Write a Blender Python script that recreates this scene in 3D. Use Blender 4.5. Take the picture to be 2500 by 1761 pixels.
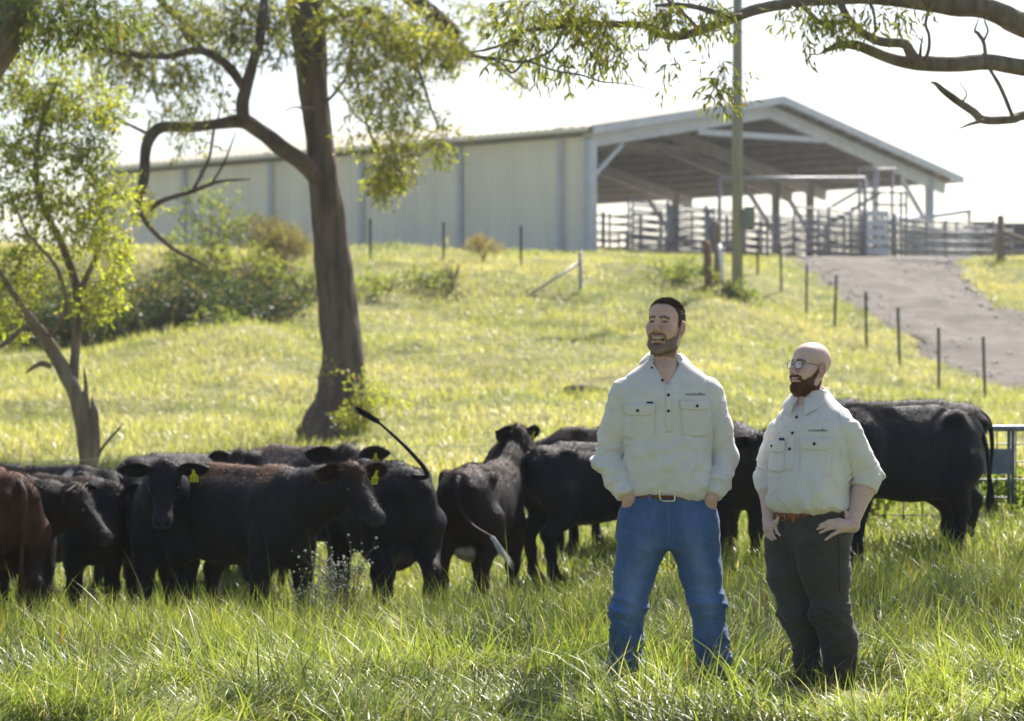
import bpy, bmesh, math, random
import numpy as np
from mathutils import Vector, Matrix
from mathutils.bvhtree import BVHTree
R = math.radians
rng = np.random.default_rng(7)
random.seed(7)
for o in list(bpy.data.objects): bpy.data.objects.remove(o)
SC = bpy.context.scene
COL = SC.collection

# ------------------------------------------------------------- camera, sky, sun, exposure
LENS_PX, CAM_Z, HORIZON = 5903.0, 1.45, 952.0
cam = bpy.data.cameras.new('camera')
cam.lens = 85; cam.sensor_width = 36; cam.clip_end = 6000; cam.clip_start = .1
cam.shift_y = (HORIZON - 880.5) / 2500.0
cam.dof.use_dof = True; cam.dof.focus_distance = 11.8; cam.dof.aperture_fstop = 3.4
co = bpy.data.objects.new('camera', cam); COL.objects.link(co)
co.location = (0, 0, CAM_Z); co.rotation_euler = (R(90), 0, 0)
SC.camera = co
SUN_AZ, SUN_EL = 24.0, 47.0          # degrees right of straight ahead, degrees above the horizon
w = bpy.data.worlds.new('World'); SC.world = w; w.use_nodes = True
nt = w.node_tree; nt.nodes.clear()
sky = nt.nodes.new('ShaderNodeTexSky'); sky.sky_type = 'NISHITA'; sky.sun_disc = False
sky.sun_elevation = R(SUN_EL); sky.sun_rotation = R(SUN_AZ)
sky.air_density = 1.0; sky.dust_density = 2.4; sky.ozone_density = 1.0
bg = nt.nodes.new('ShaderNodeBackground'); bg.inputs[1].default_value = .065
wo = nt.nodes.new('ShaderNodeOutputWorld')
nt.links.new(sky.outputs[0], bg.inputs[0]); nt.links.new(bg.outputs[0], wo.inputs[0])
sl = bpy.data.lights.new('sun', 'SUN'); sl.energy = 5.0; sl.angle = R(.55); sl.color = (1, .94, .86)
so = bpy.data.objects.new('sun', sl); COL.objects.link(so)
sd = Vector((math.sin(R(SUN_AZ)) * math.cos(R(SUN_EL)), math.cos(R(SUN_AZ)) * math.cos(R(SUN_EL)), math.sin(R(SUN_EL))))
so.rotation_euler = sd.to_track_quat('Z', 'Y').to_euler(); so.location = (0, 0, 60)
vs = SC.view_settings
vs.view_transform = 'Standard'; vs.look = 'None'; vs.exposure = 1.48; vs.gamma = 1; vs.use_curve_mapping = False
SC.render.engine = 'CYCLES'
SC.cycles.max_bounces = 7; SC.cycles.transparent_max_bounces = 6; SC.cycles.diffuse_bounces = 3
SC.cycles.glossy_bounces = 3; SC.cycles.transmission_bounces = 5
SC.cycles.use_denoising = True; SC.cycles.volume_bounces = 0
# ------------------------------------------------------------- helpers
def at(px, py, Y):                      # a reading in the photograph + a distance -> a place on the farm
    return Vector(((px - 1250) / LENS_PX * Y, Y, CAM_Z + (HORIZON - py) / LENS_PX * Y))
def lerp(a, b, t): return a + (b - a) * t
def sstep(a, b, x):
    t = np.clip((x - a) / (b - a), 0, 1); return t * t * (3 - 2 * t)
def hash3(i, j, k, seed):
    h = (i.astype(np.int64) * 374761393 + j.astype(np.int64) * 668265263 + k.astype(np.int64) * 1440670441 + seed * 974634777) & 0xFFFFFFFF
    h = ((h ^ (h >> 13)) * 1274126177) & 0xFFFFFFFF
    h = ((h ^ (h >> 15)) * 2246822519) & 0xFFFFFFFF
    return ((h ^ (h >> 16)) & 0xFFFFFF) / float(0xFFFFFF)
def vnoise(P, seed=0):
    P = np.asarray(P, float); i = np.floor(P).astype(np.int64); f = P - i; u = f * f * (3 - 2 * f)
    out = 0
    for dx in (0, 1):
        for dy in (0, 1):
            for dz in (0, 1):
                wt = (u[..., 0] if dx else 1 - u[..., 0]) * (u[..., 1] if dy else 1 - u[..., 1]) * (u[..., 2] if dz else 1 - u[..., 2])
                out = out + wt * hash3(i[..., 0] + dx, i[..., 1] + dy, i[..., 2] + dz, seed)
    return out
def fbm(P, seed=0, oct=3):
    P = np.asarray(P, float); s = 0; a = .5; n = 0
    for o in range(oct):
        s = s + a * vnoise(P * 2 ** o, seed + o); n += a; a *= .5
    return s / n
def unit(v):
    v = np.asarray(v, float); return v / (np.linalg.norm(v) + 1e-12)

# --- objects
def mesh(name, V, F, mat=None, smooth=True, col=None):
    """V (n,3); F: an (m,k) array or a list of such arrays / polygons"""
    me = bpy.data.meshes.new(name)
    V = np.asarray(V, np.float32)
    if isinstance(F, np.ndarray): F = [F]
    if len(F) and not isinstance(F[0], np.ndarray):
        me.from_pydata([tuple(v) for v in V.tolist()], [], [tuple(int(i) for i in f) for f in F])
    else:
        F = [f for f in F if len(f)]
        me.vertices.add(len(V)); me.vertices.foreach_set('co', V.ravel())
        idx = np.concatenate([f.ravel() for f in F]).astype(np.int32)
        tot = np.concatenate([np.full(len(f), f.shape[1]) for f in F]).astype(np.int32)
        st = np.concatenate([[0], np.cumsum(tot)[:-1]]).astype(np.int32)
        me.loops.add(len(idx)); me.loops.foreach_set('vertex_index', idx)
        me.polygons.add(len(tot)); me.polygons.foreach_set('loop_start', st); me.polygons.foreach_set('loop_total', tot)
        me.update(calc_edges=True); me.validate()
    me.polygons.foreach_set('use_smooth', np.full(len(me.polygons), smooth, bool))
    if col is not None:
        c = np.asarray(col, np.float32)
        if c.shape[1] == 3: c = np.concatenate([c, np.ones((len(c), 1), np.float32)], 1)
        a = me.color_attributes.new('Col', 'FLOAT_COLOR', 'POINT'); a.data.foreach_set('color', c.ravel())
    if mat: me.materials.append(mat)
    me.update()
    return me
def link(name, me, parent=None):
    o = bpy.data.objects.new(name, me); COL.objects.link(o)
    if parent: o.parent = parent
    return o
def tag(o, label=None, cat=None, group=None, kind=None):
    if label: o['label'] = label
    if cat: o['category'] = cat
    if group: o['group'] = group
    if kind: o['kind'] = kind
    return o
def thing(name, label, cat, loc=(0, 0, 0), group=None, rz=0):
    o = bpy.data.objects.new(name, None); COL.objects.link(o); o.location = loc; o.rotation_euler = (0, 0, rz)
    o.empty_display_size = .2
    return tag(o, label, cat, group)
def part(name, VF, mat, parent, smooth=True, col=None, world=True, label=None):
    V, F = VF; V = np.asarray(V, float)
    base = parent
    if world and parent is not None:
        off = np.zeros(3)
        p = parent
        while p is not None: off += np.array(p.location); p = p.parent
        V = V - off
    o = link(name, mesh(name, V, F, mat, smooth, col), parent)
    if label: o['label'] = label
    return o
# --- shapes return (V, F-list of int polygons as arrays)
def join(*parts):
    Vs, Fs, n = [], [], 0
    for V, F in parts:
        if isinstance(F, np.ndarray): F = [F]
        Vs.append(np.asarray(V, float))
        for f in F: Fs.append(np.asarray(f) + n)
        n += len(V)
    g = {}
    for f in Fs: g.setdefault(f.shape[1], []).append(f)
    return np.concatenate(Vs), [np.concatenate(v) for v in g.values()]
BOXF = np.array([[0, 1, 3, 2], [4, 6, 7, 5], [0, 4, 5, 1], [2, 3, 7, 6], [0, 2, 6, 4], [1, 5, 7, 3]])
def box(c, s, M=None):
    V = np.array([[x, y, z] for x in (-.5, .5) for y in (-.5, .5) for z in (-.5, .5)]) * np.array(s)
    if M is not None: V = V @ np.array(M).T
    return V + np.array(c), [BOXF.copy()]
def beam(p0, p1, wd, ht, up=(0, 0, 1)):
    p0, p1 = np.array(p0, float), np.array(p1, float); d = p1 - p0; L = np.linalg.norm(d); d = d / L
    s = unit(np.cross(d, up)); u = np.cross(s, d)
    return box((p0 + p1) / 2, (L, wd, ht), np.stack([d, s, u], 1))
def tube(pts, rad, n=8, cap=True, rough=0, seed=0, flat=None):
    P = np.array([tuple(p) for p in pts], float); m = len(P)
    rad = np.full(m, rad, float) if np.isscalar(rad) else np.array(rad, float)
    T = np.gradient(P, axis=0); T /= np.linalg.norm(T, axis=1)[:, None] + 1e-9
    a = np.array([0, 0, 1.]) if abs(T[0, 2]) < .9 else np.array([1., 0, 0])
    s = unit(np.cross(T[0], a)); V = []
    th = np.linspace(0, 2 * np.pi, n, endpoint=False)
    for i in range(m):
        s = unit(s - T[i] * np.dot(s, T[i])); b = np.cross(T[i], s)
        r = rad[i] * np.ones(n)
        ring = P[i] + (np.cos(th)[:, None] * s + np.sin(th)[:, None] * b * (flat or 1)) * r[:, None]
        V.append(ring)
    V = np.array(V)
    if rough:
        q = V.reshape(-1, 3); dirn = q - np.repeat(P, n, 0)
        nn = fbm(q / (rad.max() * 1.6) * np.array([1, 1, .6]), seed, 3) - .5
        V = (q + dirn * (nn * 2 * rough)[:, None]).reshape(V.shape)
    V = V.reshape(-1, 3)
    i = np.arange(m - 1)[:, None] * n; j = np.arange(n)[None]; k = (j + 1) % n
    F = [np.stack([i + j, i + k, i + n + k, i + n + j], -1).reshape(-1, 4)]
    if cap:
        V = np.concatenate([V, P[:1], P[-1:]]); c0, c1 = m * n, m * n + 1
        j = np.arange(n); k = (j + 1) % n
        F.append(np.concatenate([np.stack([np.full(n, c0), k, j], 1), np.stack([np.full(n, c1), (m - 1) * n + j, (m - 1) * n + k], 1)]))
    return V, F
def smooth_path(pts, rad, per=5):
    """Catmull-Rom through pts with radii"""
    P = np.array([list(p) for p in pts], float); r = np.array(rad, float)
    Q = np.concatenate([P, r[:, None]], 1); Q = np.concatenate([2 * Q[:1] - Q[1:2], Q, 2 * Q[-1:] - Q[-2:-1]])
    out = []
    for i in range(1, len(Q) - 2):
        for t in np.linspace(0, 1, per, endpoint=False):
            a, b, c, d = Q[i - 1], Q[i], Q[i + 1], Q[i + 2]
            out.append(.5 * (2 * b + (c - a) * t + (2 * a - 5 * b + 4 * c - d) * t * t + (3 * b - a - 3 * c + d) * t ** 3))
    out.append(Q[-2]); out = np.array(out)
    return out[:, :3], np.maximum(out[:, 3], .002)
def ball(c, r, n=10, m=8):
    r = np.array([r, r, r]) if np.isscalar(r) else np.array(r)
    V = [[0, 0, 1]]; 
    for i in range(1, m):
        a = math.pi * i / m
        for j in range(n):
            b = 2 * math.pi * j / n; V.append([math.sin(a) * math.cos(b), math.sin(a) * math.sin(b), math.cos(a)])
    V.append([0, 0, -1]); V = np.array(V)
    T, Q = [], []
    for j in range(n):
        k = (j + 1) % n
        T += [[0, 1 + j, 1 + k], [len(V) - 1, 1 + (m - 2) * n + k, 1 + (m - 2) * n + j]]
        for i in range(m - 2): Q.append([1 + i * n + j, 1 + (i + 1) * n + j, 1 + (i + 1) * n + k, 1 + i * n + k])
    return V * r + np.array(c), [np.array(Q), np.array(T)]
def gridmesh(G):
    """G (a,b,3) -> quads"""
    a, b = G.shape[:2]; i = np.arange(a - 1)[:, None] * b; j = np.arange(b - 1)[None]
    return G.reshape(-1, 3), [np.stack([i + j, i + j + 1, i + b + j + 1, i + b + j], -1).reshape(-1, 4)]
def shell(G, thick, nrm):
    """closed slab from a grid G and unit normals nrm (a,b,3): front face G, back face G - nrm*thick"""
    a, b = G.shape[:2]; V0, F0 = gridmesh(G); V1 = (G - nrm * thick).reshape(-1, 3); n = len(V0); f = F0[0]
    rim = []
    idx = np.arange(a * b).reshape(a, b)
    loop = list(idx[0, :]) + list(idx[1:, -1]) + list(idx[-1, -2::-1]) + list(idx[-2:0:-1, 0])
    for p, q in zip(loop, loop[1:] + loop[:1]): rim.append([q, p, p + n, q + n])
    return np.concatenate([V0, V1]), [f, f[:, ::-1] + n, np.array(rim)]

# --- implicit surfaces: smooth union of primitives on a grid, then surface nets
def smin(a, b, k):
    if k <= 0: return np.minimum(a, b)
    h = np.clip(.5 + .5 * (b - a) / k, 0, 1); return b + (a - b) * h - k * h * (1 - h)
class Vol:
    def __init__(s, lo, hi, h):
        s.lo = np.array(lo, float); s.h = h; s.n = np.ceil((np.array(hi) - s.lo) / h).astype(int) + 1
        s.F = np.full(s.n, 1.0, np.float32)
    def sub(s, lo, hi):
        a = np.clip(np.floor((np.array(lo) - s.lo) / s.h).astype(int), 0, s.n); b = np.clip(np.ceil((np.array(hi) - s.lo) / s.h).astype(int) + 1, 0, s.n)
        sl = tuple(slice(i, j) for i, j in zip(a, b))
        ax = [s.lo[q] + s.h * np.arange(a[q], b[q]) for q in range(3)]
        return sl, np.meshgrid(*ax, indexing='ij')
    def op(s, fn, lo, hi, k, mode='+', pad=.03):
        pad = pad + k
        sl, g = s.sub(np.array(lo) - pad, np.array(hi) + pad)
        if 0 in g[0].shape: return
        d = fn(*g).astype(np.float32)
        if mode == '+': s.F[sl] = smin(s.F[sl], d, k)
        elif mode == '-': s.F[sl] = -smin(-s.F[sl], d, k)
        elif mode == '&': s.F[sl] = -smin(-s.F[sl], -d, k)
    def cone(s, p0, p1, r0, r1, k=.03, mode='+', sq=None):
        p0, p1 = np.array(p0, float), np.array(p1, float); ba = p1 - p0; L2 = max(ba @ ba, 1e-9)
        def fn(x, y, z):
            x, y, z = x - p0[0], y - p0[1], z - p0[2]
            t = np.clip((x * ba[0] + y * ba[1] + z * ba[2]) / L2, 0, 1)
            dx, dy, dz = x - t * ba[0], y - t * ba[1], z - t * ba[2]
            return np.sqrt(dx * dx + dy * dy + dz * dz) - (r0 + (r1 - r0) * t)
        rr = max(r0, r1)
        s.op(fn, np.minimum(p0, p1) - rr, np.maximum(p0, p1) + rr, k, mode)
    def chain(s, pts, rad, k=.03, mode='+'):
        for i in range(len(pts) - 1): s.cone(pts[i], pts[i + 1], rad[i], rad[i + 1], k, mode)
    def ell(s, c, r, k=.03, mode='+', A=None):
        c, r = np.array(c, float), np.array(r, float); A = np.eye(3) if A is None else np.array(A, float)
        def fn(x, y, z):
            x, y, z = x - c[0], y - c[1], z - c[2]
            q = [A[i, 0] * x + A[i, 1] * y + A[i, 2] * z for i in range(3)]
            k0 = np.sqrt(sum((q[i] / r[i]) ** 2 for i in range(3))); k1 = np.sqrt(sum((q[i] / r[i] ** 2) ** 2 for i in range(3))) + 1e-9
            return k0 * (k0 - 1) / k1
        m = (np.abs(A).T @ r)
        s.op(fn, c - m, c + m, k, mode)
    def loft(s, axis, st, k=.03, yaw=0, n=2.3, ends=.03):
        """st rows: pos, c1, c2, r1, r2 ; axis 2: (x,y) ellipse over z ; axis 0: (y,z) ellipse over x"""
        st = np.array(st, float); st = st[np.argsort(st[:, 0])]
        tt = np.linspace(st[0, 0], st[-1, 0], 200); tab = [np.interp(tt, st[:, 0], st[:, j]) for j in range(1, 5)]
        ker = np.hanning(25); ker /= ker.sum()
        tab = [np.convolve(np.pad(t, 12, mode='edge'), ker, 'valid') for t in tab]
        cy, sy = math.cos(yaw), math.sin(yaw)
        def fn(x, y, z):
            p = (z if axis == 2 else x); a, b = (x, y) if axis == 2 else (y, z)
            c1, c2, r1, r2 = [np.interp(p, tt, t) for t in tab]
            a = a - c1; b = b - c2
            if yaw: a, b = a * cy + b * sy, -a * sy + b * cy
            q = ((np.abs(a) / r1) ** n + (np.abs(b) / r2) ** n) ** (1 / n)
            d = (q - 1) * np.minimum(r1, r2)
            e = np.maximum(st[0, 0] - p, p - st[-1, 0])
            return -smin(-d, -e, ends)
        R1 = st[:, 3].max(); R2 = st[:, 4].max(); M = max(R1, R2) if yaw else None
        lo1, hi1 = (st[:, 1] - (M or R1)).min(), (st[:, 1] + (M or R1)).max(); lo2, hi2 = (st[:, 2] - (M or R2)).min(), (st[:, 2] + (M or R2)).max()
        if axis == 2: s.op(fn, (lo1, lo2, st[0, 0]), (hi1, hi2, st[-1, 0]), k)
        else: s.op(fn, (st[0, 0], lo1, lo2), (st[-1, 0], hi1, hi2), k)
    def surf(s):
        F = s.F; n = F.shape; ins = F < 0
        cnt = np.zeros([q - 1 for q in n], np.int8)
        corners = [(i, j, k) for i in (0, 1) for j in (0, 1) for k in (0, 1)]
        for i, j, k in corners: cnt += ins[i:n[0] - 1 + i, j:n[1] - 1 + j, k:n[2] - 1 + k]
        cell = np.argwhere((cnt > 0) & (cnt < 8))
        cid = np.full(cnt.shape, -1, np.int32); cid[tuple(cell.T)] = np.arange(len(cell))
        val = {c: F[cell[:, 0] + c[0], cell[:, 1] + c[1], cell[:, 2] + c[2]].astype(float) for c in corners}
        acc = np.zeros((len(cell), 3)); num = np.zeros(len(cell))
        for a in corners:
            for ax in range(3):
                if a[ax]: continue
                b = list(a); b[ax] = 1; b = tuple(b)
                fa, fb = val[a], val[b]; m = (fa < 0) != (fb < 0)
                t = np.where(m, fa / np.where(m, fa - fb, 1), 0)
                p = np.array(a, float)[None].repeat(len(cell), 0); p[:, ax] = t
                acc[m] += p[m]; num += m
        V = s.lo + s.h * (cell + acc / num[:, None])
        Q = []
        for ax in range(3):
            o1, o2 = [(1, 2), (2, 0), (0, 1)][ax]
            sl0 = [slice(1, q - 1) for q in n]; sl0[ax] = slice(0, n[ax] - 1); sl1 = list(sl0); sl1[ax] = slice(1, n[ax])
            a, b = ins[tuple(sl0)], ins[tuple(sl1)]
            e = np.argwhere(a != b); flip = a[tuple(e.T)]
            for q in range(3):
                if q != ax: e[:, q] += 1
            def cd(d1, d2):
                c = e.copy(); c[:, o1] -= d1; c[:, o2] -= d2; return cid[tuple(c.T)]
            f = np.stack([cd(1, 1), cd(0, 1), cd(0, 0), cd(1, 0)], 1)
            f[~flip] = f[~flip][:, ::-1]; Q.append(f)
        return V, np.concatenate(Q)
def vnormals(V, Q):
    d = np.cross(V[Q[:, 2]] - V[Q[:, 0]], V[Q[:, 3]] - V[Q[:, 1]]); N = np.zeros_like(V)
    for i in range(4):
        for j in range(3): N[:, j] += np.bincount(Q[:, i], d[:, j], len(V))
    return N / (np.linalg.norm(N, axis=1)[:, None] + 1e-12)
def relax(V, Q, it=1, lam=.5):
    for _ in range(it):
        S = np.zeros_like(V); c = np.zeros(len(V))
        for i in range(4):
            a, b = Q[:, i], Q[:, (i + 1) % 4]
            for j in range(3): S[:, j] += np.bincount(a, V[b, j], len(V)) + np.bincount(b, V[a, j], len(V))
            c += np.bincount(a, minlength=len(V)) + np.bincount(b, minlength=len(V))
        V = lerp(V, S / c[:, None], lam)
    return V

# --- materials
def newmat(name):
    m = bpy.data.materials.new(name); m.use_nodes = True; n = m.node_tree; b = n.nodes['Principled BSDF']; return m, n, b
def noise_node(n, scale, detail=4, stretch=None, rough=.6):
    tc = n.nodes.new('ShaderNodeTexCoord'); t = n.nodes.new('ShaderNodeTexNoise'); t.inputs['Scale'].default_value = scale
    t.inputs['Detail'].default_value = detail; t.inputs['Roughness'].default_value = rough
    if stretch:
        mp = n.nodes.new('ShaderNodeMapping'); mp.inputs['Scale'].default_value = stretch
        n.links.new(tc.outputs['Object'], mp.inputs[0]); n.links.new(mp.outputs[0], t.inputs[0])
    else: n.links.new(tc.outputs['Object'], t.inputs[0])
    return t
def ramp(n, src, stops):
    r = n.nodes.new('ShaderNodeValToRGB'); e = r.color_ramp.elements
    while len(e) < len(stops): e.new(.5)
    for el, (p, c) in zip(e, stops): el.position = p; el.color = (*c, 1)
    n.links.new(src, r.inputs[0]); return r
def mixc(n, mode, f, a, b):
    m = n.nodes.new('ShaderNodeMix'); m.data_type = 'RGBA'; m.blend_type = mode
    if isinstance(f, float): m.inputs[0].default_value = f
    else: n.links.new(f, m.inputs[0])
    for s, v in ((6, a), (7, b)):
        if isinstance(v, tuple): m.inputs[s].default_value = (*v, 1)
        else: n.links.new(v, m.inputs[s])
    return m.outputs[2]
def pmat(name, c1, c2=None, scale=8, rough=.6, metal=0, bump=0, bscale=None, stretch=None, attr=False, vary=.35, spec=.4, sheen=0, lo=.35, hi=.65, c3=None):
    m, n, b = newmat(name)
    b.inputs['Roughness'].default_value = rough; b.inputs['Metallic'].default_value = metal
    b.inputs['Specular IOR Level'].default_value = spec
    if sheen: b.inputs['Sheen Weight'].default_value = sheen; b.inputs['Sheen Roughness'].default_value = .5
    t = noise_node(n, scale, 5, stretch)
    if attr:
        a = n.nodes.new('ShaderNodeAttribute'); a.attribute_name = 'Col'
        r = ramp(n, t.outputs[0], [(lo, (1 - vary,) * 3), (hi, (1 + vary * .3,) * 3)])
        c = mixc(n, 'MULTIPLY', 1.0, a.outputs[0], r.outputs[0]); n.links.new(c, b.inputs['Base Color'])
    else:
        st = [(lo, c1), (hi, c2 or c1)]
        if c3: st = [(lo - .1, c3)] + st
        r = ramp(n, t.outputs[0], st); n.links.new(r.outputs[0], b.inputs['Base Color'])
    if bump:
        bt = noise_node(n, bscale or scale * 4, 4, stretch); bn = n.nodes.new('ShaderNodeBump'); bn.inputs['Strength'].default_value = bump
        bn.inputs['Distance'].default_value = .02
        n.links.new(bt.outputs[0], bn.inputs['Height']); n.links.new(bn.outputs[0], b.inputs['Normal'])
    return m
def leafmat(name, trans=.5, rough=.45, spec=.35, tint=(1, 1, 1), tboost=(1.15, 1.2, .6)):
    m, n, b = newmat(name); out = n.nodes['Material Output']
    a = n.nodes.new('ShaderNodeAttribute'); a.attribute_name = 'Col'
    b.inputs['Roughness'].default_value = rough; b.inputs['Specular IOR Level'].default_value = spec
    n.links.new(a.outputs[0], b.inputs['Base Color'])
    tr = n.nodes.new('ShaderNodeBsdfTranslucent'); n.links.new(mixc(n, 'MULTIPLY', 1.0, a.outputs[0], tboost), tr.inputs[0])
    mx = n.nodes.new('ShaderNodeMixShader'); mx.inputs[0].default_value = trans
    n.links.new(b.outputs[0], mx.inputs[1]); n.links.new(tr.outputs[0], mx.inputs[2]); n.links.new(mx.outputs[0], out.inputs[0])
    return m
def text_mesh(s, size):
    c = bpy.data.curves.new('t', 'FONT'); c.body = s; c.size = size; c.align_x = 'CENTER'; c.align_y = 'CENTER'; c.resolution_u = 2
    o = bpy.data.objects.new('t', c); COL.objects.link(o); bpy.context.view_layer.update()
    me = bpy.data.meshes.new_from_object(o.evaluated_get(bpy.context.evaluated_depsgraph_get()))
    V = np.array([v.co[:] for v in me.vertices]); F = [list(p.vertices) for p in me.polygons]
    bpy.data.objects.remove(o); bpy.data.curves.remove(c); bpy.data.meshes.remove(me)
    return V, F
# ------------------------------------------------------------- the land
PXC = np.array([-900, 100, 600, 870, 1300, 1700, 2000, 2400, 3400.])
YK = np.array([-80.0, 8.0, 13.2, 15.0, 17.0, 20.0, 24.0, 28.0, 34.0, 38.0, 44.0, 48.0, 52.0, 56.0, 60.0, 62.0, 64.0, 65.0, 68.0, 72.0, 76.0, 80.0, 86.0, 95.0, 110.0, 160.0, 400.0, 5000.0])
ZT = np.array([
 [0.0, 0.0, -0.02, -0.16, -0.32, -0.3, -0.05, 0.2, 0.5, 0.75, 1.2, 1.6, 2.0, 2.3, 2.35, 2.4, 4.2, 4.85, 5.3, 5.6, 5.8, 5.9, 6.1, 6.2, 6.2, 6.0, 4.0, 0.0],
 [0.0, 0.0, -0.02, -0.16, -0.32, -0.3, -0.05, 0.22, 0.54, 0.82, 1.35, 1.8, 2.2, 2.3, 2.35, 2.4, 4.2, 4.85, 5.3, 5.7, 5.8, 5.9, 6.1, 6.2, 6.2, 6.0, 4.0, 0.0],
 [0.0, 0.0, -0.02, -0.15, -0.32, -0.28, 0.0, 0.25, 0.56, 0.84, 1.5, 2.1, 2.7, 3.0, 3.05, 3.1, 4.4, 4.95, 5.4, 5.7, 5.8, 5.9, 6.1, 6.2, 6.2, 6.0, 4.0, 0.0],
 [0.0, 0.0, -0.02, -0.13, -0.28, -0.22, 0.05, 0.3, 0.6, 0.78, 1.3, 1.72, 2.22, 2.85, 3.5, 3.85, 4.2, 4.388, 4.95, 5.72, 5.85, 5.9, 6.1, 6.2, 6.2, 6.0, 4.0, 0.0],
 [0.0, 0.0, 0.0, -0.08, -0.2, -0.14, 0.08, 0.32, 0.66, 0.88, 1.3, 1.75, 2.25, 2.9, 3.6, 3.975, 4.35, 4.512, 5.0, 5.5, 5.7, 5.8, 6.1, 6.2, 6.2, 6.0, 4.0, 0.0],
 [0.0, 0.0, 0.0, 0.0, 0.02, 0.05, 0.18, 0.36, 0.72, 0.98, 1.45, 1.87, 2.35, 2.9, 3.5, 3.8, 4.1, 4.25, 4.7, 5.2, 5.5, 5.75, 6.1, 6.2, 6.2, 6.0, 4.0, 0.0],
 [0.0, 0.0, 0.02, 0.07, 0.12, 0.16, 0.26, 0.41, 0.68, 0.88, 1.2, 1.5, 1.85, 2.3, 2.75, 3.0, 3.25, 3.4, 3.85, 4.55, 5.2, 5.7, 6.1, 6.2, 6.2, 6.0, 4.0, 0.0],
 [0.0, 0.0, 0.04, 0.12, 0.22, 0.26, 0.34, 0.45, 0.62, 0.74, 0.95, 1.1, 1.36, 1.75, 2.2, 2.5, 2.8, 2.975, 3.5, 4.3, 5.1, 5.7, 6.15, 6.2, 6.2, 6.0, 4.0, 0.0],
 [0.0, 0.0, 0.04, 0.14, 0.24, 0.28, 0.36, 0.46, 0.62, 0.74, 0.95, 1.1, 1.36, 1.75, 2.2, 2.5, 2.8, 2.975, 3.5, 4.3, 5.1, 5.7, 6.15, 6.2, 6.2, 6.0, 4.0, 0.0]])
_YF = np.concatenate([np.arange(-80, 8, 1.), np.arange(8, 120, .25), np.array([120, 160, 250, 400, 1000, 2500, 5000.])])
_ZF = np.array([np.interp(_YF, YK, z) for z in ZT])
_ker = np.hanning(13); _ker /= _ker.sum()
_ZS = np.array([np.convolve(np.pad(z, 6, mode='edge'), _ker, 'valid') for z in _ZF])
def ground_z(X, Y):
    X, Y = np.asarray(X, float), np.asarray(Y, float)
    px = 1250 + LENS_PX * X / np.maximum(Y, 8.)
    px = np.clip(px, PXC[0], PXC[-1] - 1e-3)
    c = np.clip(np.searchsorted(PXC, px, 'right') - 1, 0, len(PXC) - 2); t = (px - PXC[c]) / (PXC[c + 1] - PXC[c]); t = t * t * (3 - 2 * t) * .5 + t * .5
    yi = np.clip(np.interp(Y, _YF, np.arange(len(_YF))), 0, len(_YF) - 1.001); i = yi.astype(int); f = yi - i
    z0 = _ZS[c, i] * (1 - f) + _ZS[c, i + 1] * f; z1 = _ZS[c + 1, i] * (1 - f) + _ZS[c + 1, i + 1] * f
    z = z0 * (1 - t) + z1 * t
    P = np.stack([X, Y, 0 * X], -1)
    hill = sstep(24, 40, Y) * (1 - sstep(74, 84, Y))
    z = z + (fbm(P * .9, 3, 3) - .5) * .10 * sstep(6, 9, Y) * (1 - sstep(84, 100, Y)) + hill * (fbm(P * .28 + 9.1, 5, 3) - .5) * .75
    return z
def gz(x, y): return float(ground_z(np.array([x]), np.array([y]))[0])
def road_edges(Y):
    l = np.interp(Y, [40, 48, 51, 55, 58, 65, 70, 76, 82, 92], [17, 13.4, 11.9, 10.9, 10.3, 9.9, 9.6, 9.3, 8.6, 7.5])
    r = np.interp(Y, [40, 48, 55, 62, 67, 73, 79, 84, 92], [23, 20.5, 17.5, 15.2, 14.3, 14.0, 14.4, 17, 26.])
    return l, r
def on_road(X, Y):
    l, r = road_edges(Y); wob = (fbm(np.stack([X, Y, 0 * X], -1) * 1.1, 31, 3) - .5) * 1.3
    return (X > l + wob) & (X < r + wob) & (Y > 42) & (Y < 92)

def make_ground_mat():
    m, n, b = newmat('pasture_ground'); b.inputs['Roughness'].default_value = .95; b.inputs['Specular IOR Level'].default_value = .1
    t1 = noise_node(n, .35, 5); t2 = noise_node(n, 2.6, 6); t3 = noise_node(n, 14, 4)
    r1 = ramp(n, t1.outputs[0], [(.38, (.12, .14, .045)), (.62, (.24, .22, .10))])
    r2 = ramp(n, t2.outputs[0], [(.4, (.08, .10, .03)), (.62, (.24, .225, .10))])
    c = mixc(n, 'MIX', .5, r1.outputs[0], r2.outputs[0])
    r3 = ramp(n, t3.outputs[0], [(.35, (.55, .55, .5)), (.6, (1, 1, 1))])
    n.links.new(mixc(n, 'MULTIPLY', .8, c, r3.outputs[0]), b.inputs['Base Color'])
    bn = n.nodes.new('ShaderNodeBump'); bn.inputs['Strength'].default_value = .8; bn.inputs['Distance'].default_value = .12
    n.links.new(t2.outputs[0], bn.inputs['Height']); n.links.new(bn.outputs[0], b.inputs['Normal'])
    return m
ys = np.concatenate([np.linspace(-80, 6, 12), np.arange(7, 26, .22), np.arange(26, 92, .45), np.array([93, 96, 100, 106, 114, 125, 140, 160, 200, 260, 400, 700, 1200, 2500, 5000.])])
xs1 = np.concatenate([np.arange(0, 5, .25), np.arange(5, 26, .5), np.array([27, 30, 34, 40, 50, 70, 100, 160, 300, 700, 1500, 3000.])])
xs = np.concatenate([-xs1[:0:-1], xs1])
XX, YY = np.meshgrid(xs, ys, indexing='ij')
G = np.stack([XX, YY, ground_z(XX, YY)], -1)
V, F = gridmesh(G)
tag(link('ground', mesh('ground', V, [F[0][:, ::-1]], make_ground_mat())), kind='structure')

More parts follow.
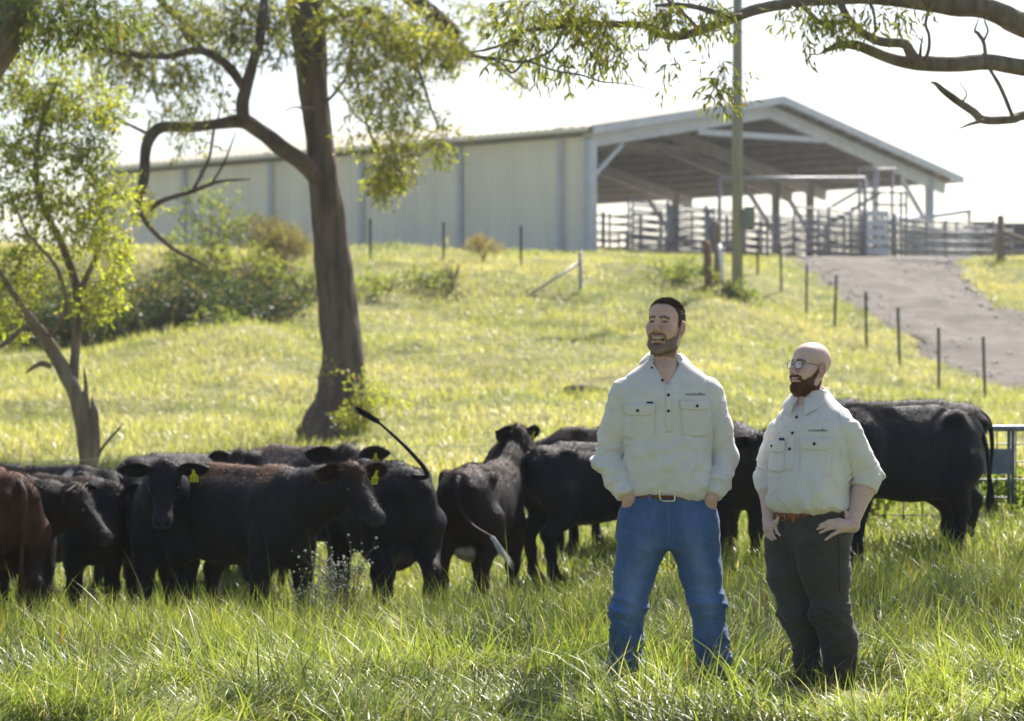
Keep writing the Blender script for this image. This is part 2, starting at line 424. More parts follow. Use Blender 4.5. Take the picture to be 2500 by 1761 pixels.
yr = np.arange(42, 92, .5); tr = np.linspace(0, 1, 15)
L, Rr = road_edges(yr)
XX = L[:, None] + (Rr - L)[:, None] * tr[None]; YY = np.repeat(yr[:, None], len(tr), 1)
wob = (fbm(np.stack([XX, YY, 0 * XX], -1) * 1.1, 31, 3) - .5) * 1.3; XX = XX + wob * (np.abs(tr - .5) * 2)[None]
ZZ = ground_z(XX, YY) + .05 + .05 * np.sin(tr * np.pi)[None] - .07 * ((tr < .01) | (tr > .99))[None]
V, F = gridmesh(np.stack([XX, YY, ZZ], -1))
road_m = pmat('gravel', (.072, .064, .056), (.130, .117, .104), scale=1.3, rough=.95, bump=.9, bscale=22, spec=.15, c3=(.05, .044, .038))
tag(link('gravel_road', mesh('gravel_road', V, F, road_m)), kind='structure')
# loose stones on the road
st_m = pmat('pale_stone', (.22, .20, .18), (.40, .37, .33), scale=3, rough=.9)
Vs = []; Fs = []
bv, bf = ball((0, 0, 0), 1, 6, 4); bv = bv * (1 + .25 * rng.standard_normal((len(bv), 1)))
acc = []
for i in range(900):
    y = rng.uniform(50, 82); l, r = road_edges(np.array([y])); e = rng.random()
    t = rng.beta(.6, .6); x = float(l[0] + (r[0] - l[0]) * t)
    s = rng.uniform(.02, .055) * (1 + 1.2 * (rng.random() < .08)); z = gz(x, y) + .07 + s * .2
    acc.append((bv * np.array([s, s * rng.uniform(.7, 1.3), s * .6]) + np.array([x, y, z]), bf))
V, F = join(*acc)
tag(link('road_stones', mesh('road_stones', V, F, st_m, smooth=False)), 'loose pale stones scattered over the gravel track', 'stones', kind='stuff')
# ------------------------------------------------------------- shed on the rise
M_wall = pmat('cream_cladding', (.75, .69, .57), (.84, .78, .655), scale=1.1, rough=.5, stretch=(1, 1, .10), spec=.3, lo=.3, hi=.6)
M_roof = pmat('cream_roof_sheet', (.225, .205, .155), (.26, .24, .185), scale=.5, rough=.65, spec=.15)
M_steel = pmat('pale_grey_steel', (.42, .45, .50), (.52, .55, .60), scale=2, rough=.45, metal=.15)
M_frame = pmat('dull_steel_frame', (.30, .30, .33), (.40, .40, .43), scale=2, rough=.55, metal=.2)
M_galv = pmat('galvanised_pipe', (.17, .175, .19), (.29, .295, .31), scale=9, rough=.5, metal=.3)
M_dark = pmat('dark_steel', (.035, .04, .045), (.07, .075, .08), scale=6, rough=.6)
M_wood = pmat('weathered_timber', (.16, .12, .085), (.30, .24, .18), scale=5, rough=.9, stretch=(6, 6, .7), bump=.6)
M_pole = pmat('treated_pole', (.21, .215, .155), (.30, .30, .225), scale=2, rough=.85, stretch=(5, 5, .4), bump=.4)
O2, D2, N2 = np.array([2.62, 85.0]), np.array([-.782, .623]), np.array([.623, .782])
SLAB = 6.2
def S(b, wv, z): p = O2 + D2 * b + N2 * wv; return np.array([p[0], p[1], z])
def roof_z(wv): return 10.42 + 2.1 * (wv / 11.9 if wv < 11.9 else (26.2 - wv) / 14.3)
shed = thing('farm_shed', 'long cream steel shed with open gable end on the hilltop', 'shed', S(0, 13, SLAB))
bays = [-.35, 1.09, 5.7, 10.55, 15.35, 20.2, 25.2]
for b0, b1 in zip(bays[:-1], bays[1:]):                               # wall sheets, ribbed
    nb = int((b1 - b0) / .11); bb = np.linspace(b0 + .01, b1 - .01, nb)
    rib = np.where(np.arange(nb) % 3 == 0, .035, 0.)
    zz = [SLAB - .3, 10.36]
    Gd = np.array([[S(b, -r, z) for z in zz] for b, r in zip(bb, rib)])
    nr = np.zeros_like(Gd); nr[..., 0], nr[..., 1] = -N2[0], -N2[1]
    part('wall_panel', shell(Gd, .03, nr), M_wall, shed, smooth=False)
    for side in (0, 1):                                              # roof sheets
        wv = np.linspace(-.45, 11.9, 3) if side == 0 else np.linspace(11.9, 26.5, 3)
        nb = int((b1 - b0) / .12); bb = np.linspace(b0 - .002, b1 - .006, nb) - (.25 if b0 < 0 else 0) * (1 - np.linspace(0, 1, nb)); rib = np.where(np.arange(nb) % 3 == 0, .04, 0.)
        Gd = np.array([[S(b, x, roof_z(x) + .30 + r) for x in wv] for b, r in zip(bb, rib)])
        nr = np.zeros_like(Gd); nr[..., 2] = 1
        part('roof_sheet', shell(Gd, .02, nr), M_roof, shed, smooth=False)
for k in range(12):                                                  # purlins under both slopes
    x = .1 + k * 1.04
    for wv in (x, 26.1 - x * 1.18):
        part('purlin', beam(S(-.35, wv, roof_z(wv) + .155), S(25.1, wv, roof_z(wv) + .155), .075, .22), M_frame, shed, smooth=False)
for i, b in enumerate([0., 6.0, 7.8, 13.3, 19.2, 25.0]):
    mm = M_steel if i == 0 else M_frame
    for w0, w1 in ((-.12, 11.9), (26.0, 11.9)):
        z0, z1 = roof_z(w0) - .22, roof_z(w1) - .22
        part('rafter', beam(S(b, w0, z0), S(b, w1, z1), .16, .5), mm, shed, smooth=False)
    part('column', beam(S(b, .2, SLAB - .3), S(b, .2, 10.25), .3, .3, up=(1, 0, 0)), mm, shed, smooth=False)
    part('column', beam(S(b, 24.7, SLAB - .3), S(b, 24.7, 10.55), .34, .34, up=(1, 0, 0)), mm, shed, smooth=False)
    part('knee_brace', beam(S(b, .25, 8.9), S(b, 2.1, 10.25), .14, .17), mm, shed, smooth=False)
    part('knee_brace', beam(S(b, 24.6, 8.5), S(b, 22.2, 10.45), .14, .17), mm, shed, smooth=False)
    part('collar_tie', beam(S(b, 6.9, 11.1), S(b, 15.8, 11.5), .12, .22), mm, shed, smooth=False)
for b in bays[1:]:
    part('wall_post', beam(S(b, -.12, SLAB - .3), S(b, -.12, 10.3), .2, .16, up=(1, 0, 0)), M_steel, shed, smooth=False)
part('corner_post', beam(S(-.2, -.06, SLAB - .3), S(-.2, -.06, 10.2), .42, .3, up=(D2[0], D2[1], 0)), M_steel, shed, smooth=False)
part('gutter', beam(S(-.4, -.5, 10.56), S(25.2, -.5, 10.56), .14, .13), pmat('cream_gutter', (.8, .76, .66), rough=.5), shed, smooth=False)
for w0, w1 in ((-.5, 11.9), (26.55, 11.9)):
    part('fascia', beam(S(-.66, w0, roof_z(w0) + .2), S(-.66, w1, roof_z(w1) + .2), .05, .3), M_steel, shed, smooth=False)
part('gutter', beam(S(-.4, 26.56, 10.55), S(25.2, 26.56, 10.55), .14, .14), M_steel, shed, smooth=False)
slabV = np.array([S(b, wv, z) for b, wv in ((-3, -1), (-3, 29), (26, 29), (26, -1)) for z in (SLAB - .4, SLAB + .06)])
part('slab', (slabV, [np.array([[0, 2, 4, 6][::-1], [1, 3, 5, 7], [0, 1, 3, 2][::-1], [2, 3, 5, 4][::-1], [4, 5, 7, 6][::-1], [6, 7, 1, 0][::-1]])]),
     pmat('yard_concrete', (.22, .20, .17), (.34, .31, .27), scale=1.2, rough=.9), shed, smooth=False)

# ------------------------------------------------------------- cattle yards under the roof
def yard_panel():
    t = thing('yard_panel', 'galvanised cattle yard panel', 'panel', (0, 0, 0), 'cattle yard panels under the shed roof')
    for k in range(6):
        z = .30 + k * .30
        part('rail', tube([(-1.16, 0, z), (1.16, 0, z)], .07, 8, flat=.5), M_galv, t)
    for x in (-1.18, 1.18):
        part('post', tube([(x, 0, 0), (x, 0, 1.95)], .04, 8), M_galv, t)
    return t
def copy_tree(o, parent=None):
    c = o.copy(); COL.objects.link(c); c.parent = parent
    for ch in o.children: copy_tree(ch, c)
    return c
proto = None
ang_n = math.atan2(N2[1], N2[0]); ang_d = math.atan2(D2[1], D2[0])
spots = []
for i in range(6): spots.append((-3.7, 10.6 + i * 2.45, ang_n, 'drafting run'))
for i in range(6): spots.append((-.4, 3.4 + i * 2.45, ang_n, 'holding run'))
for i in range(7): spots.append((-4.6, 7.5 + i * 2.45, ang_n, 'foremost run'))
for i in range(6): spots.append((1.2, 9.5 + i * 2.45, ang_n, 'inner run'))
for i in range(5): spots.append((-2.9, 12.0 + i * 2.45, ang_n, 'race run'))
for i in range(10): spots.append((-1.3, 1.9 + i * 2.45, ang_n, 'front run'))
for i in range(9): spots.append((3.6, 2.2 + i * 2.45, ang_n, 'second run'))
for i in range(8): spots.append((10.2, 3.2 + i * 2.9, ang_n, 'rear run'))
for wv in (6.4, 13.8, 21.1):
    for b in (0.1, 2.5): spots.append((b, wv, ang_d, 'cross run'))
ORD = ['first', 'second', 'third', 'fourth', 'fifth', 'sixth', 'seventh', 'eighth', 'ninth', 'tenth']
cnt = {}
for b, wv, a, runn in spots:
    o = proto and copy_tree(proto)
    if o is None: o = proto = yard_panel()
    p = S(b, wv, SLAB + .06); o.location = p; o.rotation_euler = (0, 0, a)
    k = cnt.get(runn, 0); cnt[runn] = k + 1
    o['label'] = 'galvanised six-rail cattle panel, %s from the cream wall in the %s of yards' % (ORD[k], runn)
# overhead pipe frame, loading race with steps
def P3(px, py, Y): return np.array(at(px, py, Y))
pf = thing('pipe_frame', 'grey pipe goal-post frame standing in the yards beside the power pole', 'frame', P3(1757, 640, 88))
part('post', tube([P3(1757, 700, 88), P3(1757, 436, 88)], .07, 8), M_galv, pf)
part('post', tube([P3(2112, 700, 90), P3(2112, 436, 90)], .07, 8), M_galv, pf)
part('crossbar', tube([P3(1757, 436, 88), P3(2112, 436, 90)], .075, 8), M_galv, pf)
lr = thing('loading_race', 'tall galvanised loading race with steps and handrails in the yards', 'loading race', P3(2150, 690, 93))
for px, top in ((2098, 412), (2133, 404), (2141, 406), (2178, 412), (2200, 470), (2213, 470)):
    part('post', tube([P3(px, 700, 93), P3(px, top, 93)], .055, 8), M_galv, lr)
for a, b in (((2098, 414), (2190, 414)), ((2098, 470), (2215, 470)), ((2133, 500), (2215, 500))):
    part('rail', tube([P3(*a, 93), P3(*b, 93)], .05, 8), M_galv, lr)
for k in range(2):
    part('stringer', beam(P3(2030, 545 - k * 40, 92.8 + .6 * k), P3(2148, 472 - k * 36, 92.8 + .6 * k), .08, .12), M_galv, lr, smooth=False)
for k in range(7):
    q = P3(2042 + k * 16, 536 - k * 10, 92.8); part('step', box(q + np.array([0, .3, 0]), (.28, .62, .05)), M_galv, lr, smooth=False)
for k in range(6):
    part('slat', box(P3(2142, 522 + k * 23, 91), (.78, .06, .22)), pmat('white_slat', (.6, .62, .64), (.7, .72, .74), rough=.5) if k == 0 else bpy.data.materials['white_slat'], lr, smooth=False)
for px in (2117, 2167): part('slat_post', box(P3(px, 600, 91.1), (.08, .08, 2.6)), M_galv, lr, smooth=False)
# low buildings beyond the yards
M_pale = pmat('pale_blue_wall', (.42, .47, .55), (.5, .55, .62), scale=1, rough=.6)
M_navy = pmat('navy_shed_wall', (.018, .022, .04), (.03, .035, .06), scale=1, rough=.6)
sk = thing('skillion_shed', 'low open skillion shed with pale wall beyond the yards', 'shed', P3(2290, 700, 118))
part('wall', box(P3(2290, 640, 118), (3.0, .2, 3.2)), M_pale, sk, smooth=False)
rA = np.array([P3(2140, 543, 116), P3(2372, 510, 116), P3(2372, 502, 122), P3(2140, 535, 122)])
part('roof', (np.concatenate([rA, rA - [0, 0, .18]]), [np.array([[0, 1, 2, 3], [7, 6, 5, 4], [1, 0, 4, 5], [2, 1, 5, 6], [3, 2, 6, 7], [0, 3, 7, 4]])]), M_steel, sk, smooth=False)
for px in (2150, 2366): part('post', beam(P3(px, 720, 116.4), P3(px, 530 if px < 2200 else 514, 116.4), .14, .14, up=(1, 0, 0)), M_frame, sk, smooth=False)
nv = thing('navy_building', 'low dark navy shed at the right skyline behind the post', 'shed', P3(2470, 690, 124))
part('wall', box(P3(2470, 640, 124), (4.4, 4, 3.4)), M_navy, nv, smooth=False)
part('roof', box(P3(2470, 556, 124), (4.8, 4.4, .16)), M_dark, nv, smooth=False)
part('door', box(P3(2420, 640, 121.9), (.9, .1, 2.4)), M_dark, nv, smooth=False)

# ------------------------------------------------------------- power pole
PY = 64.; pp = at(1800, 668, PY); pp.z = gz(pp.x, PY)
pole = thing('power_pole', 'tall pale green timber power pole in front of the open shed', 'power pole', pp)
part('pole', tube([(pp.x, PY, pp.z - .4), (pp.x, PY, pp.z + 5), (pp.x + .02, PY, pp.z + 11)], [.155, .14, .12], 14, rough=.05), M_pole, pole)
mb = part('meter_box', box((pp.x + .32, PY - .02, 1.45 + (952 - 533) / LENS_PX * PY), (.26, .3, .58)), pmat('meter_box_green', (.16, .19, .155), (.2, .23, .19), rough=.6), pole, smooth=False)
part('meter_door', box((pp.x + .32, PY - .185, 1.45 + (952 - 533) / LENS_PX * PY), (.22, .02, .52)), bpy.data.materials['meter_box_green'], mb, smooth=False)
part('bracket', box((pp.x + .15, PY, 1.45 + (952 - 533) / LENS_PX * PY), (.2, .1, .3)), M_frame, pole, smooth=False)
part('cross_arm', box((pp.x, PY - .16, pp.z + 10.3), (2.0, .1, .12)), M_wood, pole, smooth=False)
for dx in (-.9, -.4, .4, .9): part('insulator', tube([(pp.x + dx, PY - .16, pp.z + 10.36), (pp.x + dx, PY - .16, pp.z + 10.6)], [.05, .03], 8), M_pale, pole)
for i, (e, lab) in enumerate((((40, 110, 10.5), 'upper of two thin power lines running off right of the pole'), ((46, 112, 7.5), 'lower of two thin power lines running off right of the pole'))):
    a = np.array([pp.x + .1, PY, pp.z + 10.6 - i * 2.2]); b = np.array(e); t = np.linspace(0, 1, 14)[:, None]
    pts = a + (b - a) * t; pts[:, 2] -= 1.6 * (t * (1 - t) * 4)[:, 0]
    V, F = tube(pts, .008, 5); tag(link('power_line', mesh('power_line', V, F, M_frame)), lab, 'cable', 'power lines')

# ------------------------------------------------------------- fences
M_picket = pmat('dark_steel_picket', (.03, .035, .03), (.07, .07, .06), scale=20, rough=.7)
def picket_mesh(h):
    V, F = [], []
    prof = np.array([(0, .038), (-.006, .006), (-.034, -.022), (-.028, -.028), (0, -.006), (.028, -.028), (.034, -.022), (.006, .006)])
    Vv = np.array([[x, y, z] for z in (-.3, h) for x, y in prof]); n = len(prof)
    Q = np.array([[i, (i + 1) % n, n + (i + 1) % n, n + i] for i in range(n)])
    T = np.array([[n, n + i, n + i + 1] for i in range(1, n - 1)])
    return mesh('steel_picket', Vv, [Q, T], M_picket, smooth=False)
pk = picket_mesh(1.38)
rows = [(1850, 71.5), (1907, 69.5), (1968, 66.5), (2037, 63), (2115, 59.5), (2197, 56), (2292, 53), (2404, 50.5)]
for i, (px, Y) in enumerate(rows):
    x = (px - 1250) / LENS_PX * Y; o = link('steel_picket', pk); o.location = (x, Y, gz(x, Y)); o.rotation_euler = (R(rng.normal(0, 1.2)), R(rng.normal(0, 1.2)), rng.uniform(-.3, .3))
    tag(o, 'dark steel picket beside the gravel track, %s of the row counted from the power pole' % ORD[i], 'fence post', 'steel pickets along the track')
pk2 = picket_mesh(1.15)
for i, (px, Y) in enumerate([(904, 68), (1083, 68.5), (1272, 69)]):
    x = (px - 1250) / LENS_PX * Y; o = link('steel_picket', pk2); o.location = (x, Y, gz(x, Y))
    tag(o, 'dark picket before the cream shed wall, %s right of the big trunk' % ORD[i], 'fence post', 'steel pickets before the shed wall')
# wires of the track fence
for k, z in enumerate((.5, .95, 1.28)):
    pts = []
    for px, Y in rows: x = (px - 1250) / LENS_PX * Y; pts.append((x, Y, gz(x, Y) + z))
    V, F = tube(pts, .0035, 4); tag(link('fence_wire', mesh('fence_wire', V, F, M_galv)), ['lowest', 'middle', 'top'][k] + ' plain wire strung on the row of pickets by the track', 'wire', 'wires of the track fence')
sp = at(1417, 702, 62); sp.z = gz(sp.x, 62)
t = thing('strainer_post', 'grey steel strainer post with diagonal stay below the shed corner', 'fence post', sp)
part('post', tube([sp - Vector((0, 0, .3)), sp + Vector((0, 0, .98))], .05, 10), M_frame, t); part('cap', ball(sp + Vector((0, 0, .99)), .055, 8, 6), M_galv, t)
e = Vector((sp.x - 1.35, 61.6, 0)); e.z = gz(e.x, e.y)
part('stay', tube([sp + Vector((0, 0, .8)), e], .035, 8), M_frame, t)
wp = at(2442, 628, 79.5); wp.z = gz(wp.x, wp.y)
t = thing('timber_post', 'weathered timber strainer post with a brace at the right skyline', 'fence post', wp)
part('post', tube([wp - Vector((0, 0, .3)), wp + Vector((0, 0, .7)), wp + Vector((.02, 0, 1.5))], [.13, .125, .115], 12, rough=.1), M_wood, t)
part('brace', tube([wp + Vector((.1, 0, .95)), wp + Vector((2.2, .2, .25))], .08, 8), M_wood, t)
rg = thing('rail_gate', 'long galvanised rail gate between the yards and the timber post', 'gate', at(2310, 620, 79.7))
for py in (543, 568, 591, 612): part('rail', tube([at(2185, py - 2, 79.7), at(2428, py, 79.7)], .03, 8), M_galv, rg)
for px in (2187, 2310, 2426): part('stile', tube([at(px, 535, 79.7), at(px, 628, 79.7)], .03, 8), M_galv, rg)
rg2 = thing('rail_fence', 'pale rails running off right from the timber post', 'fence', at(2500, 620, 79.7))
for py in (592, 613): part('rail', tube([at(2455, py, 79.7), at(2640, py, 80)], .035, 8), M_galv, rg2)
part('post', tube([at(2600, 575, 79.9), at(2600, 640, 79.9)], .05, 8), M_wood, rg2)
# old posts beside the power pole
for (px, top, Y, rr, lean, mm, nm, lab) in ((1752, 542, 66, .11, 0, M_wood, 'timber_post', 'split grey timber post just left of the power pole'),
                                         (1731, 588, 65, .12, -.05, pmat('rusty_brown_stump', (.16, .085, .05), (.25, .15, .1), rough=.9), 'timber_stump', 'short brown leaning timber stump left of the power pole')):
    b = at(px, 660, Y); b.z = gz(b.x, Y); tz = at(px, top, Y).z
    V, F = tube([b - Vector((0, 0, .3)), b + Vector((lean * .5, 0, (tz - b.z) * .5)), Vector((b.x + lean, Y, tz - .12)), Vector((b.x + lean - .03, Y, tz))], [rr, rr * .95, rr * .9, rr * .45], 10, rough=.2)
    tag(link(nm, mesh(nm, V, F, mm)), lab, 'fence post')
b = at(1769, 676, 63); b.z = gz(b.x, b.y); tp = at(1757, 596, 63.4)
V, F = tube([b, b.lerp(tp, .55), b.lerp(tp, .56), tp], [.045, .045, .05, .04], 10); tag(link('white_stay', mesh('white_stay', V, F, pmat('white_paint', (.7, .7, .66), (.8, .8, .77), rough=.5))), 'white leaning stay rod at the foot of the power pole', 'stay')

# mesh gate behind the black cow at right
GY = 21.0; gx0, gx1 = 2.75, 5.4
def gp(x, z): return (x, GY, z)
zb = .2; gt = thing('mesh_gate', 'galvanised pipe gate with weld mesh behind the black cow', 'gate', (4.1, GY, zb))
ztop = at(0, 1046, GY).z
M_galvb = pmat('blue_grey_galvanised', (.09, .12, .17), (.17, .20, .26), scale=14, rough=.5, metal=.3)
part('top_rail', tube([gp(gx0, ztop), gp(gx1, ztop)], .028, 10), M_galvb, gt)
part('bottom_rail', tube([gp(gx0, zb + .06), gp(gx1, zb + .06)], .02, 10), M_galvb, gt)
for x in (gx0, gx1): part('stile', tube([gp(x, zb), gp(x, ztop)], .024, 10), M_galvb, gt)
for x in np.arange(gx0 + .16, gx1 - .05, .163): part('wire', tube([gp(x, zb + .06), gp(x, ztop)], .0060, 5), M_galvb, gt)
for z in np.arange(zb + .16, ztop - .08, .155): part('wire', tube([(gx0, GY + .009, z), (gx1, GY + .011, z)], .0060, 5), M_galvb, gt)
a, b_ = at(2385, 1096, GY - .03), at(2471, 1158, GY - .03)
part('sign_plate', box(((a.x + b_.x) / 2, GY - .03, (a.z + b_.z) / 2), (b_.x - a.x, .012, a.z - b_.z)), M_galvb, gt, smooth=False)
for px in (2473, 2463): part('stile', tube([at(px, 1050, GY), at(px, 1230, GY)], .016, 8), M_galvb, gt)
# wire fence behind the herd
FY = 22.5
for i, px in enumerate((405,)):
    x = (px - 1250) / LENS_PX * FY; o = link('steel_picket', pk2); o.location = (x, FY, gz(x, FY) - .25)
    tag(o, ['dark steel picket standing behind the left cattle', 'dark steel picket behind the gap between the rear-view cattle', 'dark steel picket behind the tall man'][i], 'fence post', 'pickets behind the herd')
for k, z in enumerate((.35, .7, 1.0)):
    xs_ = np.linspace(-5.2, gx0, 14); pts = [(x, FY + (GY - FY) * max(0, (x - 1.5) / 1.25), gz(x, FY) + z - .06) for x in xs_]
    V, F = tube(pts, .0022, 4); tag(link('fence_wire', mesh('fence_wire', V, F, M_galv)), ['lowest', 'middle', 'top'][k] + ' thin fence wire strung behind the herd', 'wire', 'wires behind the herd')

# dark wooded ridge far behind the yards
hx = np.linspace(-120, 160, 120); hy = np.linspace(250, 330, 14); XX, YY = np.meshgrid(hx, hy, indexing='ij')
prof = np.interp(hx, [-120, -60, 0, 20, 45, 70, 100, 160], [8, 12, 15, 17.2, 16.5, 13, 12, 8.])[:, None]
ZZ = 2 + (prof - 2) * np.sin(np.clip((YY - 250) / 80, 0, 1) * np.pi) ** .7 + (fbm(np.stack([XX, YY, 0 * XX], -1) * .25, 9, 3) - .5) * 3.2
V, F = gridmesh(np.stack([XX, YY, ZZ], -1))
tag(link('hills', mesh('hills', V, F, pmat('wooded_ridge', (.022, .032, .03), (.05, .065, .05), scale=.3, rough=.95))), kind='structure')
# ------------------------------------------------------------- trees
M_bark = pmat('gum_bark', (.075, .058, .052), (.165, .132, .118), scale=2.4, rough=.95, stretch=(2.4, 2.4, .5), bump=1.0, bscale=11, spec=.1, c3=(.045, .036, .033))
M_bark2 = pmat('pale_gum_bark', (.12, .095, .075), (.24, .205, .17), scale=4, rough=.9, stretch=(2, 2, .5), bump=.7, bscale=14, spec=.15, c3=(.10, .08, .06))
M_leaf = leafmat('gum_leaf', trans=.55, tboost=(1.35, 1.4, .6))
def pxpath(pts, Y, wave=0, Ys=None, sc=1.0889):
    """(x, y, r) readings in a 2296-wide view, at distance Y -> 3-D points and radii"""
    P, rr = [], []
    for i, p in enumerate(pts):
        yy = Y if Ys is None else Y + np.interp(i / max(1, len(pts) - 1), [0, .5, 1], Ys)
        P.append(at(p[0] * sc, p[1] * sc, yy)); rr.append(p[2] * sc / LENS_PX * yy)
    return smooth_path(P, rr)
def limb(name, tree, pts, Y, mat, Ys=None, n=9, rough=.16, seed=0):
    P, r = pxpath(pts, Y, Ys=Ys); return part(name, tube(P, r, n, rough=rough, seed=seed), mat, tree)
def spray(clusters, leaf=(.10, .022), cols=((.07, .10, .025), (.16, .19, .045)), per=9, droop=.75, seed=1, twig_r=0.003, sprig=.26, thin=1.0):
    """clusters: (centre, radii, sprigs). Returns leaf V,F,col and twig V,F"""
    g = np.random.default_rng(seed); C, Dr = [], []
    for c, rd, m in clusters:
        m = int(m * thin); p = g.standard_normal((m, 3)); p /= np.linalg.norm(p, axis=1)[:, None]; p *= g.random((m, 1)) ** .45
        q = np.array(c) + p * np.array(rd)
        keep = fbm(q * 1.7, seed + 5, 2) > .36; q = q[keep]
        d = p[keep] * .8 + g.standard_normal((len(q), 3)) * .5; d[:, 2] -= droop
        C.append(q); Dr.append(d / np.linalg.norm(d, axis=1)[:, None])
    C, Dr = np.concatenate(C), np.concatenate(Dr); n = len(C)
    t = (np.arange(per) + .5) / per
    base = C[:, None] + Dr[:, None] * (t[None, :, None] * sprig) + g.normal(0, .02, (n, per, 3)); base = base.reshape(-1, 3)
    ax = np.repeat(Dr, per, 0) * .6 + g.standard_normal((n * per, 3)) * .6; ax[:, 2] -= droop * .6; ax /= np.linalg.norm(ax, axis=1)[:, None]
    sd = np.cross(ax, g.standard_normal((n * per, 3))); sd /= np.linalg.norm(sd, axis=1)[:, None] + 1e-9; up = np.cross(sd, ax)
    L = leaf[0] * g.uniform(.65, 1.25, (n * per, 1)); W = leaf[1] * g.uniform(.7, 1.3, (n * per, 1))
    b = base; tip = base + ax * L + up * L * .12; mid = base + ax * L * .42
    V = np.stack([b, mid + sd * W / 2 + up * W * .2, tip, mid - sd * W / 2 + up * W * .2], 1).reshape(-1, 3)
    i = np.arange(n * per)[:, None] * 4
    F = np.concatenate([i + np.array([[0, 1, 2]]), i + np.array([[0, 2, 3]])])
    clump = np.repeat(fbm(C * .9, seed + 9, 2), per); f = np.clip((clump - .5) * 1.6 + .5 + g.normal(0, .25, n * per), 0, 1)[:, None]
    col = np.array(cols[0]) * (1 - f) + np.array(cols[1]) * f
    old = g.random(n * per) < .05; col[old] = np.array([.20, .13, .05])
    # twigs: thin 3-sided stems
    e = C + Dr * sprig; s = np.cross(Dr, [0, 0, 1.0]); s /= np.linalg.norm(s, axis=1)[:, None] + 1e-9; u = np.cross(s, Dr); st = C - Dr * sprig * .5
    ring = [s * twig_r, (-.5 * s + .87 * u) * twig_r, (-.5 * s - .87 * u) * twig_r]
    TV = np.stack([st + r for r in ring] + [e + r * .5 for r in ring], 1).reshape(-1, 3); k = np.arange(n)[:, None] * 6
    TF = np.concatenate([k + np.array([[0, 1, 4, 3]]), k + np.array([[1, 2, 5, 4]]), k + np.array([[2, 0, 3, 5]])])
    return (V, [F], np.repeat(col, 4, 0)), (TV, [TF])
def crown(tree, clusters, bark, **kw):
    (V, F, c), (TV, TF) = spray(clusters, **kw)
    o = part('crown', (V, F), M_leaf, tree, smooth=False, col=c); tag(o, kind='stuff')
    o = part('twigs', (TV, TF), bark, tree); tag(o, kind='stuff')
def cl(x, y, Y, rx, ry, rz, m, sc=1.0889):
    """cluster centred on a reading, radii in the same pixels (across, up), rz metres deep"""
    k = sc / LENS_PX * Y; return (at(x * sc, y * sc, Y), (rx * k, rz, ry * k), m)

# big gum behind the herd
GY_ = 38.
gb = at(850, 1068, GY_); gb.z = gz(gb.x, GY_)
gum = thing('gum_tree', 'big dark-trunked gum tree with flared foot behind the herd', 'tree', gb)
# trunk with buttressed foot
P, r = pxpath([(742, 1075, 112), (745, 1010, 92), (752, 955, 70), (762, 890, 56), (768, 800, 45), (754, 650, 42), (738, 500, 38), (725, 400, 36), (714, 300, 32), (703, 200, 32), (694, 100, 36), (684, 0, 40), (672, -120, 34), (665, -300, 30), (660, -520, 22)], GY_)
P, r = smooth_path(P, r, 3); V, F = tube(P, r, 44, rough=.13, seed=4)
ax_ = np.concatenate([np.repeat(P, 44, 0), P[:1], P[-1:]]); V = V + (V - ax_) * ((fbm(V * np.array([11, 11, 1.5]), 8, 3) - .5) * .42)[:, None]
low = np.clip((at(0, 900, GY_).z - V[:, 2]) / .9, 0, 1); th = np.arctan2(V[:, 1] - GY_, V[:, 0] - gb.x)
V[:, :2] += (V[:, :2] - np.array([gb.x, GY_])) * (low * (.16 * np.sin(th * 5 + 1) + .1 * np.sin(th * 3)))[:, None]
part('trunk', (V, F), M_bark, gum)
limb('limb', gum, [(728, 440, 14), (714, 405, 20), (688, 372, 22), (640, 338, 19), (585, 296, 18), (545, 272, 18), (495, 277, 13), (430, 285, 12), (362, 286, 13), (334, 312, 13), (325, 350, 12), (323, 400, 12), (312, 440, 10)], GY_, M_bark, Ys=(0, -1, -1.6), seed=11)
limb('limb', gum, [(548, 276, 13), (543, 235, 15), (556, 180, 13), (570, 130, 12), (582, 90, 12), (590, 20, 11), (600, -80, 9), (590, -200, 6)], GY_, M_bark, Ys=(-1.1, -1.3, -1), seed=12)
limb('branch', gum, [(545, 200, 9), (525, 165, 11), (490, 132, 10), (440, 112, 9), (380, 126, 8), (300, 122, 7), (240, 112, 6), (190, 108, 4)], GY_, M_bark, Ys=(-1.2, -1.5, -2), seed=13)
limb('branch', gum, [(470, 125, 7), (420, 80, 8), (395, 40, 8), (350, -10, 8), (300, -60, 6)], GY_, M_bark, Ys=(-1.5, -1, -.5), seed=14)
limb('branch', gum, [(310, 445, 9), (315, 480, 7), (350, 525, 6), (395, 562, 5), (440, 585, 4), (468, 602, 2.5)], GY_, M_bark, Ys=(-1.6, -1.8, -2), seed=15, n=6)
limb('branch', gum, [(335, 470, 6), (365, 450, 6), (430, 430, 5), (490, 408, 4), (560, 402, 1.5)], GY_, M_bark, Ys=(-1.6, -1.8, -2), seed=16, n=6)
limb('branch', gum, [(430, 432, 4), (450, 395, 4), (470, 350, 3.5), (478, 300, 3), (490, 260, 2), (500, 200, 1.2)], GY_, M_bark, Ys=(-1.7, -1.8, -2), seed=17, n=6)
limb('branch', gum, [(470, 418, 3), (500, 370, 2.5), (520, 320, 1.8), (530, 295, 1)], GY_, M_bark, Ys=(-1.7, -1.8, -2), seed=18, n=6)
limb('branch', gum, [(650, 390, 2), (640, 250, 1.5), (660, 240, 1.5), (700, 245, 4), (735, 225, 4), (765, 190, 4), (785, 150, 4), (790, 90, 5), (780, 40, 6), (740, 10, 9), (715, -30, 14)][1:], GY_, M_bark, Ys=(-1, -.9, -.3), seed=19, n=7)
